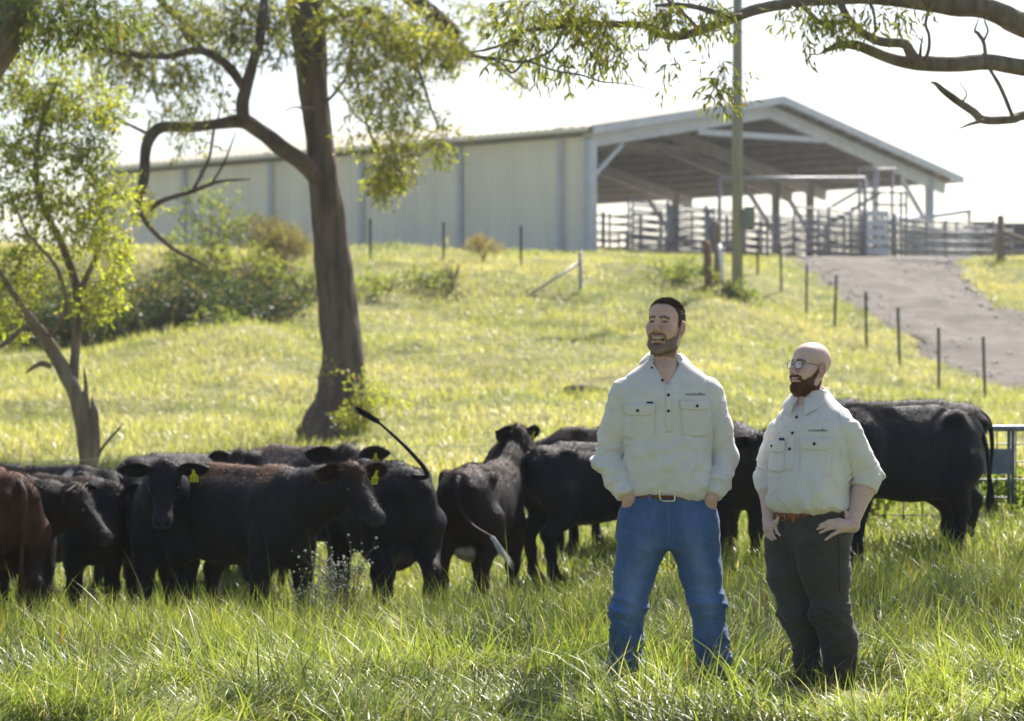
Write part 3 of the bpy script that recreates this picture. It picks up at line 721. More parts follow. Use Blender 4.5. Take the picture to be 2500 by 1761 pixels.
limb('branch', gum, [(700, 60, 9), (760, 40, 9), (800, 25, 8), (850, 30, 7), (900, 80, 6), (925, 135, 5), (945, 175, 4), (965, 240, 3), (985, 290, 2)], GY_, M_bark, Ys=(-.2, -1, -1.5), seed=20, n=7)
limb('limb', gum, [(690, -60, 26), (780, -60, 22), (870, -40, 20), (940, 8, 19), (985, 45, 19), (1012, 70, 18), (1022, 80, 12)], GY_, M_bark, Ys=(.1, -.5, -1), seed=21)
limb('branch', gum, [(1005, 65, 6), (1040, 110, 5), (1080, 130, 4.5), (1120, 152, 4), (1160, 185, 3), (1192, 206, 1.5)], GY_, M_bark, Ys=(-1, -1, -1), seed=22, n=6)
limb('branch', gum, [(775, 150, 4), (800, 180, 3), (812, 240, 3), (830, 300, 3), (850, 345, 3), (862, 380, 2.5)], GY_, M_bark, Ys=(-.8, -1, -1), seed=23, n=6)
limb('branch', gum, [(745, 190, 2.5), (775, 222, 2), (800, 262, 2), (850, 300, 1.5)], GY_, M_bark, Ys=(-.6, -1, -1), seed=24, n=6)
limb('branch', gum, [(330, 300, 4), (250, 260, 3), (235, 330, 2), (228, 420, 1.4)][:2] , GY_, M_bark, Ys=(-1.6, -1.7, -2), seed=25, n=6)
cg = [cl(600, 30, 37.5, 90, 60, 1.2, 260), cl(470, 40, 37, 110, 60, 1.4, 330), cl(330, 50, 36.8, 110, 60, 1.3, 330), cl(400, 150, 36.6, 120, 55, 1.0, 170), cl(300, 150, 36.6, 90, 70, 1.0, 160),
      cl(460, 215, 36.5, 100, 55, .8, 80), cl(370, 240, 36.4, 60, 50, .6, 55), cl(430, 305, 36.4, 40, 40, .5, 26), cl(560, 80, 36.8, 70, 50, .9, 120), cl(640, 110, 37, 40, 35, .7, 40), cl(318, 445, 36.4, 34, 26, .3, 44), cl(210, 90, 36.5, 90, 70, 1.2, 200),
      cl(790, 30, 37.2, 80, 50, 1.2, 260), cl(880, 60, 36.8, 90, 65, 1.3, 400), cl(960, 90, 36.6, 75, 50, 1.1, 240), cl(1020, 115, 36.8, 45, 32, .8, 110), cl(800, 120, 36.8, 60, 55, .9, 150), cl(880, 165, 36.6, 65, 55, .9, 170), cl(830, 220, 36.6, 60, 50, .7, 95), cl(910, 235, 36.6, 38, 50, .6, 80),
      cl(805, 285, 36.8, 45, 30, .5, 38), cl(880, 300, 36.6, 42, 40, .5, 70), cl(868, 385, 36.7, 40, 46, .45, 190), cl(905, 352, 36.6, 30, 22, .4, 46), cl(990, 310, 36.5, 34, 40, .5, 62), cl(1120, 60, 36.8, 70, 60, .9, 75), cl(1190, 150, 36.6, 60, 36, .7, 40), cl(1060, 30, 37, 40, 40, .8, 60), cl(1170, 20, 37, 50, 30, .8, 55),
      cl(600, -140, 38, 260, 110, 3, 380), cl(900, -140, 38, 260, 110, 3, 380), cl(300, -130, 37.5, 240, 110, 2.5, 330), cl(700, -340, 38.5, 420, 150, 3.5, 420), cl(760, 400, 37.5, 8, 8, .2, 2)]
crown(gum, cg, M_bark, leaf=(.12, .03), cols=((.10, .12, .03), (.40, .40, .08)), per=10, droop=.7, thin=.55, seed=3, sprig=.32, twig_r=.004)
# shoots sprouting at its foot
sh = thing('sucker_shoots', 'yellow-green leafy shoots sprouting at the foot of the big gum', 'shoots', at(905, 1060, 36.9))
crown(sh, [cl(820, 880, 37, 26, 40, .3, 60), cl(800, 935, 36.9, 44, 30, .3, 60), cl(870, 905, 37.4, 34, 40, .4, 40), cl(745, 830, 37.3, 10, 14, .12, 7), cl(770, 945, 36.8, 25, 16, .2, 18)], M_bark, leaf=(.08, .035), cols=((.12, .15, .03), (.32, .34, .06)), per=6, droop=.1, seed=41, sprig=.2)

# forked tree at left
LY = 29.
lb = at(212, 1150, LY); lb.z = gz(lb.x, LY)
lt = thing('forked_tree', 'small forked pale-trunked tree with jagged broken stub left of the herd', 'tree', lb)
limb('trunk', lt, [(198, 1090, 23), (196, 1045, 19), (192, 1000, 19), (184, 940, 20), (170, 885, 18), (150, 845, 17), (125, 800, 15), (100, 758, 14), (80, 728, 10), (55, 695, 8), (28, 655, 7), (5, 620, 6), (-30, 560, 5)], LY, M_bark2, Ys=(0, 0, -.4), n=14, rough=.2, seed=31)
limb('limb', lt, [(172, 905, 12), (163, 870, 12), (166, 820, 11), (172, 750, 12), (177, 690, 12), (172, 640, 11), (155, 590, 10), (135, 540, 9), (112, 495, 8), (90, 440, 7), (80, 380, 6), (88, 300, 5), (110, 230, 4), (130, 180, 2)], LY, M_bark2, Ys=(0, .2, -.4), seed=32)
limb('limb', lt, [(176, 665, 8), (195, 620, 7), (215, 575, 6), (228, 530, 5), (225, 470, 4), (205, 400, 3), (190, 330, 2)], LY, M_bark2, Ys=(.1, .4, .6), seed=33)
limb('branch', lt, [(102, 765, 6), (130, 725, 6), (148, 690, 5), (142, 640, 4), (120, 590, 4), (60, 520, 3), (30, 450, 2)], LY, M_bark2, Ys=(-.2, -.5, -.8), seed=34)
limb('branch', lt, [(114, 822, 7), (95, 816, 7), (78, 822, 5), (64, 832, 3), (58, 838, 1)], LY, M_bark2, Ys=(-.1, -.2, -.3), seed=35)
limb('stub', lt, [(206, 1060, 14), (212, 985, 13), (212, 930, 9), (208, 905, 5), (206, 888, 1)], LY, M_bark2, seed=36, rough=.35)
limb('stub', lt, [(196, 960, 9), (193, 900, 8), (192, 862, 5), (190, 838, 3), (188, 822, .8)], LY, M_bark2, seed=37, rough=.35)
limb('branch', lt, [(214, 1040, 5), (225, 1012, 4), (245, 985, 3.5), (262, 967, 3), (276, 950, 1)], LY, M_bark2, seed=38)
limb('branch', lt, [(105, 775, 5), (60, 735, 5), (20, 765, 5), (-20, 790, 4)], LY, M_bark2, Ys=(0, -.4, -.6), seed=39)
cf = [cl(60, 210, LY, 90, 60, .9, 230), cl(140, 220, LY, 90, 50, .9, 200), cl(215, 240, LY, 70, 60, .8, 150), cl(40, 330, LY, 80, 60, .8, 190), cl(150, 330, LY, 80, 70, .8, 170), cl(215, 330, LY, 50, 60, .7, 80), cl(60, 440, LY, 70, 60, .8, 150), cl(150, 450, LY, 80, 60, .8, 130),
      cl(235, 480, LY, 55, 60, .7, 120), cl(260, 430, LY, 50, 40, .6, 80), cl(200, 540, LY, 80, 50, .7, 130), cl(60, 560, LY, 70, 60, .8, 120), cl(120, 610, LY, 60, 50, .7, 70), cl(235, 615, LY, 52, 60, .6, 150), cl(215, 680, LY, 60, 30, .5, 80), cl(30, 640, LY, 55, 50, .6, 90), cl(20, 720, LY, 40, 30, .5, 45),
      cl(270, 570, LY, 30, 40, .4, 45), cl(20, 130, LY, 60, 40, .7, 90), cl(90, 140, LY, 90, 40, .8, 110)]
crown(lt, cf, M_bark2, leaf=(.075, .03), cols=((.10, .13, .03), (.42, .44, .08)), thin=.75, per=9, droop=.35, seed=43, sprig=.2, twig_r=.0025)

# leaning gum whose trunk crosses the top left corner
ty = 24.; lg = Vector((-8.2, ty, gz(-8.2, ty)))
lean = thing('leaning_gum_tree', 'thick grey leaning gum trunk crossing the top left corner', 'tree', lg)
e1, e2 = at(-10 * 1.0889, 95 * 1.0889, ty), at(60 * 1.0889, -45 * 1.0889, ty)
P, r = smooth_path([lg - Vector((0, 0, .3)), lg + Vector((.4, 0, 1.0)), lg + Vector((1.2, 0, 2.4)), e1, e2, e2 + Vector((.5, 0, 1.1)), e2 + Vector((.9, .3, 2.6))], [.42, .33, .28, .235, .21, .17, .08])
part('trunk', tube(P, r, 18, rough=.14, seed=51), M_bark2, lean)
P, r = smooth_path([e2 + Vector((.3, 0, .6)), e2 + Vector((1.5, .3, 1.2)), e2 + Vector((3.0, .2, 1.5))], [.12, .08, .03]); part('limb', tube(P, r, 9, rough=.1), M_bark2, lean)
crown(lean, [(e2 + Vector((1.2, .2, 1.9)), (2.2, 1.6, .8), 420), (e2 + Vector((3.2, .4, 1.9)), (1.6, 1.6, .7), 260), cl(120, 35, ty, 130, 40, .7, 150), cl(250, 20, ty, 90, 30, .6, 80)], M_bark2, leaf=(.11, .026), cols=((.06, .085, .025), (.2, .23, .05)), per=9, seed=53, sprig=.28)

# gum at right whose long limbs hang across the sky
BY = 20.; rb = Vector((7.6, BY + .5, gz(7.6, BY + .5)))
rt = thing('overhanging_gum_tree', 'pale gum tree out at right with long bare limbs reaching across the sky', 'tree', rb)
q = .9183  # these readings were taken on the full-size photograph
def L5(name, pts, Ys=(0, 0, 0), n=10, seed=0, rough=.15): return limb(name, rt, [(a * q, b * q, c * q) for a, b, c in pts], BY, M_bark2, Ys=Ys, n=n, seed=seed, rough=rough)
P, r = smooth_path([rb - Vector((0, 0, .3)), rb + Vector((-.1, 0, 1.2)), rb + Vector((-.3, -.1, 2.6)), rb + Vector((-.3, -.1, 4)), rb + Vector((-.1, .2, 6)), rb + Vector((.2, .4, 8.5))], [.5, .36, .33, .3, .2, .07])
part('trunk', tube(P, r, 20, rough=.13, seed=61), M_bark2, rt)
L5('limb', [(3370, 500, 48), (3000, 250, 40), (2700, 130, 34), (2500, 62, 30), (2451, 38, 29), (2391, 18, 27), (2332, 14, 26), (2273, 6, 25), (2194, -4, 22), (2100, -8, 19), (1990, -2, 16), (1901, 12, 14), (1837, 26, 14), (1770, 51, 13), (1719, 71, 12), (1660, 89, 10), (1615, 85, 9), (1576, 63, 8), (1512, 59, 8), (1453, 57, 8), (1413, 52, 8), (1354, 67, 7), (1280, 76, 5), (1264, 97, 4), (1196, 119, 3), (1150, 128, 1.5)], (0, -.6, -1.6), n=12, seed=62)
L5('limb', [(3420, 420, 36), (2950, 260, 28), (2650, 185, 23), (2500, 165, 21), (2411, 152, 20), (2332, 157, 19), (2253, 155, 19), (2201, 150, 15), (2154, 136, 13), (2095, 112, 12), (2055, 110, 10), (2027, 119, 7), (2000, 133, 1.5)], (0, -.5, -.9), seed=63)
L5('limb', [(2240, 152, 12), (2222, 128, 13), (2206, 107, 12), (2154, 103, 12), (2112, 84, 11), (2080, 58, 10), (2057, 20, 9), (2045, -15, 8), (2030, -60, 6)], (-.75, -.8, -.9), seed=64)
L5('branch', [(2068, 52, 7), (2030, 56, 7), (1998, 54, 7), (1975, 30, 6), (1948, 4, 5), (1930, -30, 4)], (-.85, -.9, -1), seed=65, n=7)
L5('branch', [(2258, 148, 5), (2268, 120, 5), (2268, 85, 4), (2260, 60, 4), (2268, 20, 5), (2275, 0, 5)], (-.6, -.6, -.6), seed=66, n=6)
L5('branch', [(2246, 140, 5), (2249, 110, 3), (2254, 85, 1)], (-.6, -.6, -.6), seed=67, n=6)
L5('branch', [(2408, 148, 5), (2402, 105, 5), (2388, 82, 5), (2380, 75, 3), (2390, 45, 1.5)], (-.4, -.4, -.4), seed=68, n=6)
L5('branch', [(2402, 100, 3.5), (2412, 75, 3), (2404, 50, 2), (2415, 40, 1)], (-.4, -.4, -.4), seed=69, n=6)
L5('limb', [(3430, 330, 22), (2900, 300, 17), (2620, 275, 14), (2500, 282, 12), (2470, 292, 11), (2403, 293, 10), (2375, 272, 10), (2340, 249, 9), (2304, 222, 8), (2285, 205, 5), (2272, 201, 1.5)], (0, -.4, -.5), seed=70)
L5('branch', [(2403, 295, 6), (2370, 303, 4), (2340, 315, 1.2)], (-.5, -.5, -.5), seed=71, n=6)
L5('branch', [(2472, 284, 5), (2443, 214, 5), (2415, 166, 4), (2400, 130, 3)], (-.4, -.4, -.4), seed=72, n=6)
L5('branch', [(2350, 250, 2.5), (2360, 230, 2), (2350, 212, 1.5), (2342, 198, 1)], (-.5, -.5, -.5), seed=73, n=5)
L5('branch', [(2110, 60, 4), (2135, 50, 5), (2138, 80, 4), (2133, 30, 4), (2120, 0, 5)][2:], (-.8, -.8, -.8), seed=74, n=6)
L5('branch', [(1810, 40, 8), (1780, 40, 8), (1745, 30, 8), (1700, 18, 7), (1650, 12, 6), (1600, 14, 4)], (-1.2, -1.3, -1.4), seed=75, n=7)
L5('branch', [(1705, 72, 6), (1680, 45, 5), (1655, 20, 5), (1630, 0, 4)], (-1.3, -1.3, -1.4), seed=76, n=6)
L5('branch', [(1380, 62, 4), (1350, 120, 3.5), (1300, 145, 3.5), (1262, 152, 3), (1210, 142, 2.5), (1150, 136, 2)], (-1.5, -1.5, -1.5), seed=77, n=6)
L5('branch', [(1262, 150, 3), (1300, 153, 3), (1352, 172, 2.5), (1420, 184, 2.5), (1470, 200, 2), (1530, 205, 1.3), (1610, 224, .8)], (-1.5, -1.5, -1.5), seed=78, n=6)
L5('branch', [(1282, 148, 3), (1250, 178, 3), (1218, 150, 3), (1150, 137, 2.5)], (-1.5, -1.5, -1.5), seed=79, n=6)
def c5(x, y, rx, ry, rz, m, Y=BY - 1.3): return cl(x * q, y * q, Y, rx * q, ry * q, rz, m)
cr = [c5(1450, 45, 100, 50, .6, 62), c5(1490, 95, 50, 40, .4, 30), c5(1400, 130, 50, 50, .4, 18), c5(1390, 20, 90, 30, .5, 60), c5(1625, 20, 60, 40, .4, 44), c5(1630, 110, 45, 55, .4, 46), c5(1650, 150, 35, 28, .3, 22), c5(1590, 60, 40, 40, .4, 30), c5(1762, 190, 22, 32, .15, 22), c5(1300, 120, 70, 40, .4, 26), c5(1280, 40, 60, 40, .4, 26),
      c5(1740, 15, 40, 25, .3, 22), c5(1990, 15, 60, 25, .35, 26), c5(1965, 85, 10, 14, .1, 3), c5(2060, 35, 40, 30, .3, 14), c5(2120, 25, 40, 25, .3, 12), c5(2200, 25, 50, 25, .3, 10),
      (Vector((3.4, 20, 6.6)), (2.6, 2.4, 1.0), 1232), (Vector((6.2, 20.3, 7.6)), (2.8, 2.6, 1.4), 1408), (Vector((.9, 19.2, 6.4)), (2.0, 2.0, .8), 726), (Vector((-1.5, 19.8, 6.6)), (1.9, 1.8, .8), 572), (Vector((4.8, 22, 8.8)), (2.6, 2.2, 1.0), 836)]  # unseen crown overhead, added and thickened to throw dappled shade
crown(rt, cr, M_bark2, leaf=(.10, .02), cols=((.09, .11, .035), (.36, .37, .08)), per=9, droop=.95, seed=63, sprig=.24, twig_r=.0025)
L5('limb', [(2700, 130, 22), (2600, -150, 18), (2450, -420, 14), (2250, -640, 8)], (0, 0, .3), seed=80)
L5('limb', [(2273, 6, 15), (2150, -120, 12), (1950, -260, 9), (1650, -420, 6), (1300, -480, 3)], (-.7, -.8, -.8), seed=81)

# shrubs on the shaded bank below the shed
def shrub(px, py, Y, w_, h_, label, cols, n, leaf=(.12, .05), droop=.0, name='shrub', cat='shrub'):
    b = at(px, py, Y); b.z = gz(b.x, Y)
    t = thing(name, label, cat, b, 'shrubs on the bank')
    acc = []
    for k in range(5):
        a = k * 1.26 + px; tip = b + Vector((math.cos(a) * w_ * .32, math.sin(a) * w_ * .3, h_ * .75)); P, r = smooth_path([b, b.lerp(tip, .5) + Vector((0, 0, .08)), tip], [.03, .02, .008]); acc.append(tube(P, r, 5))
    part('stem', join(*acc), M_bark2, t)
    crown(t, [(b + Vector((0, 0, h_ * .55)), (w_ * .5, w_ * .45, h_ * .5), n), (b + Vector((w_ * .2, -.1, h_ * .35)), (w_ * .4, w_ * .4, h_ * .35), n * .6)], M_bark2, leaf=leaf, cols=cols, per=8, droop=droop, seed=int(px), sprig=.22)
GR = ((.07, .10, .025), (.25, .28, .06)); DRY = ((.16, .12, .06), (.36, .29, .15)); DRYB = ((.10, .085, .045), (.22, .19, .11)); SHADE_DK = ((.02, .034, .013), (.055, .08, .022))  # last palette: the bank's shadow is put into the leaf colour
shrub(515, 600, 65.2, 2.0, 2.1, 'light green bush against the cream wall left of the big trunk', GR, 150)
shrub(460, 640, 63.8, 2.0, 1.2, 'low pale green bush below the light green one', GR, 130)
shrub(690, 612, 65, 1.4, .9, 'round dry brown tussock bush right next to the big trunk', DRYB, 150, leaf=(.3, .02), droop=-.8)
shrub(640, 605, 66, 1.6, 1.0, 'straw-coloured bush left of the dry brown tussock', DRYB, 120, leaf=(.3, .02), droop=-.8)
shrub(420, 690, 61, 2.2, 1.2, 'dry brown scrub at the left of the shaded bank', DRY, 200, leaf=(.25, .025), droop=-.5)
shrub(360, 720, 60.5, 1.9, 1.1, 'brownish scrub beside the forked tree crown', DRY, 160, leaf=(.25, .025), droop=-.5)
shrub(330, 790, 58, 3.0, 1.5, 'low green scrub coloured dark as shade at the foot of the shaded bank', SHADE_DK, 440)
shrub(470, 770, 58.5, 3.0, 1.3, 'scrub coloured dark as shade in the middle of the shaded bank', SHADE_DK, 440)
shrub(600, 730, 60, 2.8, 1.1, 'green scrub coloured dark as shade at the right end of the shaded bank', SHADE_DK, 400)
shrub(200, 800, 57, 3.0, 1.5, 'scrub coloured dark as shade under the forked tree crown', SHADE_DK, 400)
shrub(60, 790, 57, 3.0, 1.6, 'scrub coloured dark as shade at the left edge of the picture', SHADE_DK, 400)
shrub(560, 690, 61.5, 1.8, .7, 'mid green weeds at the top of the shaded bank', GR, 130)
shrub(740, 700, 63, 1.6, .6, 'green weeds just left of the big trunk', GR, 110)
shrub(1180, 632, 70, .75, .55, 'small brown tussock standing alone before the shed wall', DRY, 60, leaf=(.3, .02), droop=-.9)
shrub(1105, 735, 62, .9, 1.1, 'thin pale dead weed clump in the middle of the hill', ((.28, .25, .16), (.42, .38, .26)), 22, leaf=(.2, .02), droop=-.5)
shrub(1640, 665, 65.5, 2.4, .5, 'leafy green weeds left of the old stump', GR, 150)
shrub(1790, 690, 62.5, .9, .4, 'green weeds round the foot of the power pole', GR, 90)
shrub(950, 690, 62, 2.6, .4, 'green weed patch on the ledge right of the big trunk', GR, 70)
shrub(840, 700, 61.5, 2.2, .4, 'green weed patch close to the right side of the big trunk', GR, 60)
shrub(1050, 700, 62.5, 1.5, .45, 'weed patch on the ledge left of the pale dead weed', GR, 50)

shrub(300, 700, 61.5, 2.0, 1.1, 'tall loose green bush on the bank beside the forked tree crown', GR, 170)
shrub(610, 660, 63.5, 1.6, 1.0, 'loose light green weeds on the bank just left of the trunk', GR, 90)
shrub(395, 745, 59.2, 1.8, 1.2, 'straggly straw-coloured weeds in front of the shaded bank', DRYB, 90, leaf=(.25, .02), droop=-.6)
shrub(545, 800, 56.5, 1.4, .55, 'pale green weed clump on the slope below the shaded bank', GR, 50)
# ------------------------------------------------------------- cattle
M_coat = pmat('cattle_coat', None, scale=22, rough=.66, attr=True, vary=.35, spec=.17, sheen=.02, bump=.35, bscale=90, stretch=(1, 1, .4))
M_coat.node_tree.nodes['Principled BSDF'].inputs['Sheen Tint'].default_value = (.5, .6, 1, 1)
M_hair = pmat('coat_hair', None, scale=20, rough=.6, attr=True, vary=.2, spec=.12)
M_eye = pmat('dark_eye', (.006, .005, .004), rough=.08, spec=.7)
M_tag = pmat('yellow_tag', (.72, .66, .02), (.8, .74, .03), rough=.5); M_ink = pmat('black_ink', (.02, .02, .02), rough=.7)
M_wtag = pmat('pale_tag_button', (.6, .62, .6), rough=.5); M_hoof = pmat('hoof', (.03, .025, .02), (.06, .05, .04), rough=.6)
def cdir(yaw, pitch): a, b = R(yaw), R(pitch); return np.array([math.cos(b) * math.cos(a), math.cos(b) * math.sin(a), math.sin(b)])
BLK = (.012, .011, .015)
def cow(label, px, Y, heading, sc=1.0, nyaw=0, npitch=25, nlen=.46, hyaw=None, hpitch=-40, coat=BLK, top=None, tagR=None, tagL=None, tail=None, switch=None, patches=(), seed=0, stance=(0, 0, 0, 0), dz=0., udder=None, button=True, eartip=None, hook=1.0):
    """heading: 0 faces right in the picture, 90 away, -90 to the camera, 180 left. px: body centre reading"""
    g = np.random.default_rng(seed + 100); hyaw = nyaw if hyaw is None else hyaw
    x = (px - 1250) / LENS_PX * Y; z = gz(x, Y) + dz - .03
    root = thing('cow', label, 'cow', (x, Y, z), 'herd of young cattle', R(heading)); root.scale = (sc,) * 3
    n0 = np.array([.50, 0, 1.02]); nd = cdir(nyaw, npitch); n1 = n0 + nd * nlen
    f = cdir(hyaw, hpitch); s = unit(np.cross([0, 0, 1.0], f)); u = np.cross(f, s)   # s = cow's left
    hc = n1 + np.array([0, 0, .03])
    def H(a, b, c): return hc + f * a + s * b + u * c
    lo = np.minimum([-.95, -.42, -.02], np.minimum(hc - .3, H(.5, 0, 0) - .15)); hi = np.maximum([.85, .42, 1.35], np.maximum(hc + .3, H(.5, 0, 0) + .15)); lo[2] = -.02
    v = Vol(lo, hi, .0175)
    v.loft(0, [(-.80, 0, 1.02, .08, .13), (-.76, 0, 1.0, .14, .2), (-.66, 0, .975, .19, .26), (-.5, 0, .945, .22, .285), (-.25, 0, .89, .245, .315), (.0, 0, .875, .255, .32), (.22, 0, .875, .24, .315), (.42, 0, .885, .205, .31), (.58, 0, .91, .18, .25), (.68, 0, .92, .11, .16)], k=.05, n=2.2, ends=.08)
    v.cone((-.42, 0, 1.2), (.35, 0, 1.175), .05, .055, .10); v.cone((.3, 0, 1.17), (.46, 0, 1.14), .075, .1, .08)
    for sy in (1, -1):
        v.ell((-.47, sy * .2, 1.155), (.07, .05, .05), .09 * hook)          # hooks
        v.ell((-.76, sy * .1, 1.06), (.05, .05, .05), .07)
        v.ell((-.56, sy * .145, .86), (.19, .11, .27), .08)                 # thigh
        v.ell((.42, sy * .145, .86), (.15, .085, .26), .08)                  # shoulder
        a, b = stance[0 if sy > 0 else 1], stance[2 if sy > 0 else 3]
        hx = -.60 + a; fx = .44 + b
        v.chain([(-.55, sy * .18, .80), (-.50 + a * .4, sy * .19, .64), (hx - .07, sy * .165, .46), (hx - .045, sy * .16, .30), (hx - .02, sy * .16, .13), (hx + .03, sy * .16, .05), (hx + .05, sy * .16, .02)], [.16, .115, .064, .046, .045, .052, .055], .04)
        v.ell((hx - .09, sy * .165, .47), (.05, .04, .06), .03)
        v.chain([(.43, sy * .165, .74), (.44 + b * .5, sy * .16, .56), (fx + .01, sy * .15, .36), (fx, sy * .15, .20), (fx, sy * .15, .12), (fx + .03, sy * .15, .045), (fx + .05, sy * .15, .02)], [.115, .085, .06, .042, .042, .05, .053], .04)
        v.ell((fx + .015, sy * .15, .365), (.05, .05, .06), .02)
    v.cone(n0 - np.array([.08, 0, 0.05]), n0 + nd * nlen * .55, .235, .17, .09); v.cone(n0 + nd * nlen * .5, n1, .17, .125, .06)
    v.cone(n0 + np.array([-.02, 0, -.22]), n1 + f * .06 - u * .05, .12, .07, .10)         # dewlap side
    v.cone((.55, 0, .75), (.5, 0, .62), .12, .09, .08)                                 # brisket
    v.ell((-.25, 0, .62), (.3, .17, .09), .08)                                         # belly
    if udder: v.ell((-.42, 0, .56), (.17, .13, .11), .04)
    A = np.stack([f, s, u])
    v.ell(H(.05, 0, .015), (.12, .092, .105), .05, A=A); v.cone(H(.05, 0, 0), H(.33, 0, -.01), .094, .066, .05)
    v.ell(H(.385, 0, -.012), (.060, .080, .064), .035, A=A); v.cone(H(.09, 0, -.075), H(.33, 0, -.045), .06, .042, .04)
    v.ell(H(-.02, 0, .085), (.06, .066, .05), .05, A=A)
    for sy in (1, -1):
        v.ell(H(.135, sy * .073, .042), (.05, .028, .032), .03, A=A); v.ell(H(.42, sy * .035, .012), (.02, .016, .014), .012, '-', A=A)
        v.cone(H(-.005, sy * .07, .05), H(-.015, sy * .125, .055), .04, .022, .03)
    v.cone(H(.385, -.06, -.045), H(.385, .06, -.045), .006, .006, .012, '-')
    V, Q = v.surf(); V = relax(V, Q, 1, .4); N = vnormals(V, Q)
    V = V + N * ((fbm(V * np.array([16, 16, 9.]), seed, 3) - .5) * .012)[:, None]
    # coat colour
    base = np.array(coat); c = np.repeat(base[None], len(V), 0); nz = fbm(V * 5, seed + 3, 3)
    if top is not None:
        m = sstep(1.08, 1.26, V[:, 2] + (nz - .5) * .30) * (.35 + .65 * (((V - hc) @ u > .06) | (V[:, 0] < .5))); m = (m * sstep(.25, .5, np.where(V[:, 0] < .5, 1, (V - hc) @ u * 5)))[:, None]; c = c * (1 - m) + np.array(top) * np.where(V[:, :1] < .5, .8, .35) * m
    hq = (V - hc) @ A.T
    m = (sstep(.36, .42, hq[:, 0]) * (np.abs(hq[:, 1]) < .12) * (np.abs(hq[:, 2]) < .12))[:, None] * .8; c = c * (1 - m) + np.array([.05, .046, .05]) * m
    m = (np.exp(-((hq[:, 0] - .42) ** 2 + (np.abs(hq[:, 1]) - .035) ** 2 + (hq[:, 2] - .012) ** 2) / .0004))[:, None]; c = c * (1 - m * .9)
    for pc, pr, pcol in patches:
        d = np.linalg.norm((V - np.array(pc)) / np.array(pr), axis=1) + (nz - .5) * .7; m = (1 - sstep(.85, 1.05, d))[:, None]; c = c * (1 - m) + np.array(pcol) * m
    if udder:
        d = np.linalg.norm((V - np.array((-.42, 0, .53))) / np.array((.21, .17, .11)), axis=1); m = (1 - sstep(.8, 1.0, d))[:, None]; c = c * (1 - m) + np.array(udder) * m
    body = part('body', (V, [Q]), M_coat, root, col=c, world=False)
    # rough hair standing along the topline, poll and brisket
    pick = np.where((N[:, 2] > .55) & (V[:, 2] > .95) | (((V - hc) @ u > .07) & (np.linalg.norm(V - hc, axis=1) < .2)))[0]
    k = g.choice(pick, min(len(pick) * 3, 7000)); p = V[k] + g.normal(0, .008, (len(k), 3)) - N[k] * .003
    back = unit(np.array([-1, 0, -.1])); dirn = N[k] * .55 + back * .5 + g.normal(0, .28, (len(k), 3)); dirn /= np.linalg.norm(dirn, axis=1)[:, None]
    poll = (np.linalg.norm(V[k] - H(-.02, 0, .12), axis=1) < .11); Lh = g.uniform(.012, .026, (len(k), 1)) * (1 + 1.3 * poll[:, None])
    sd = np.cross(dirn, g.standard_normal((len(k), 3))); sd /= np.linalg.norm(sd, axis=1)[:, None] + 1e-9
    HV = np.stack([p - sd * .0016, p + sd * .0016, p + dirn * Lh], 1).reshape(-1, 3)
    hb = part('coat_hair', (HV, [np.arange(len(HV)).reshape(-1, 3)]), M_hair, body, smooth=False, col=np.repeat(c[k] * 1.1 + np.array([.006, .0035, .002]), 3, 0), world=False); tag(hb, kind='stuff')
    # short coat lying back and down over the whole body
    k = g.integers(0, len(V), 15000 if Y < 20.5 else 3000); p = V[k] + g.normal(0, .007, (len(k), 3)); lay = np.array([-.75, 0, -.65]) + g.normal(0, .25, (len(k), 3))
    lay = lay - N[k] * np.sum(lay * N[k], 1)[:, None] + N[k] * g.uniform(.12, .4, (len(k), 1)); lay /= np.linalg.norm(lay, axis=1)[:, None] + 1e-9
    sd = np.cross(lay, N[k]); sd /= np.linalg.norm(sd, axis=1)[:, None] + 1e-9; p = p - N[k] * np.sum((p - V[k]) * N[k], 1)[:, None]
    HV = np.stack([p - sd * .0022, p + sd * .0022, p + lay * g.uniform(.018, .042, (len(k), 1))], 1).reshape(-1, 3); br = g.uniform(.5, 1.7, (len(k), 1)) * (.6 + .8 * fbm(V[k] * 9, seed + 40, 2)[:, None])
    tag(part('coat_hair', (HV, [np.arange(len(HV)).reshape(-1, 3)]), M_hair, body, smooth=False, col=np.repeat(c[k] * br, 3, 0), world=False), kind='stuff')
    # ears: cupped blades
    for sy, tg in ((1, tagL), (-1, tagR)):
        b = H(-.012, sy * .115, .055); ed = unit(s * sy * 1.0 + u * .16 + f * .02 + np.array([0, 0, .04])); ew = unit(u - ed * np.dot(u, ed) + f * -.15); fr = unit(np.cross(ew, ed)) * (1 if np.dot(np.cross(ew, ed), f) > 0 else -1)
        t = np.linspace(0, 1, 9); wv = .080 * np.sin(np.pi * np.clip(t * .86 + .14, 0, 1)) ** .75; wv[-1] = .006; ac = np.linspace(-1, 1, 7)
        Gd = np.array([[b + ed * (.215 * tt) + ew * (wi * a - .02 * tt) + fr * (-.030 * (1 - a * a) * (1 - .4 * tt) + .012) for a in ac] for tt, wi in zip(t, wv)])
        nn = np.repeat(np.repeat(fr[None, None], 9, 0), 7, 1)
        V2, F2 = shell(Gd, .011, nn); cc = np.repeat(np.array(eartip or coat)[None], len(V2), 0) * (.8 if eartip is None else 1.0)
        ear = part('ear', (V2, F2), M_coat, root, col=cc, world=False)
        # fringe hairs round the ear
        rim = np.concatenate([Gd[:, 0], Gd[:, -1]]); out = np.concatenate([-np.repeat(ew[None], 9, 0), np.repeat(ew[None], 9, 0)])
        kk = g.integers(0, len(rim), 260); p = rim[kk] + ed * g.normal(0, .012, (260, 1)); dn = out[kk] * .7 + ed * .6 + g.normal(0, .35, (260, 3)); dn /= np.linalg.norm(dn, axis=1)[:, None]
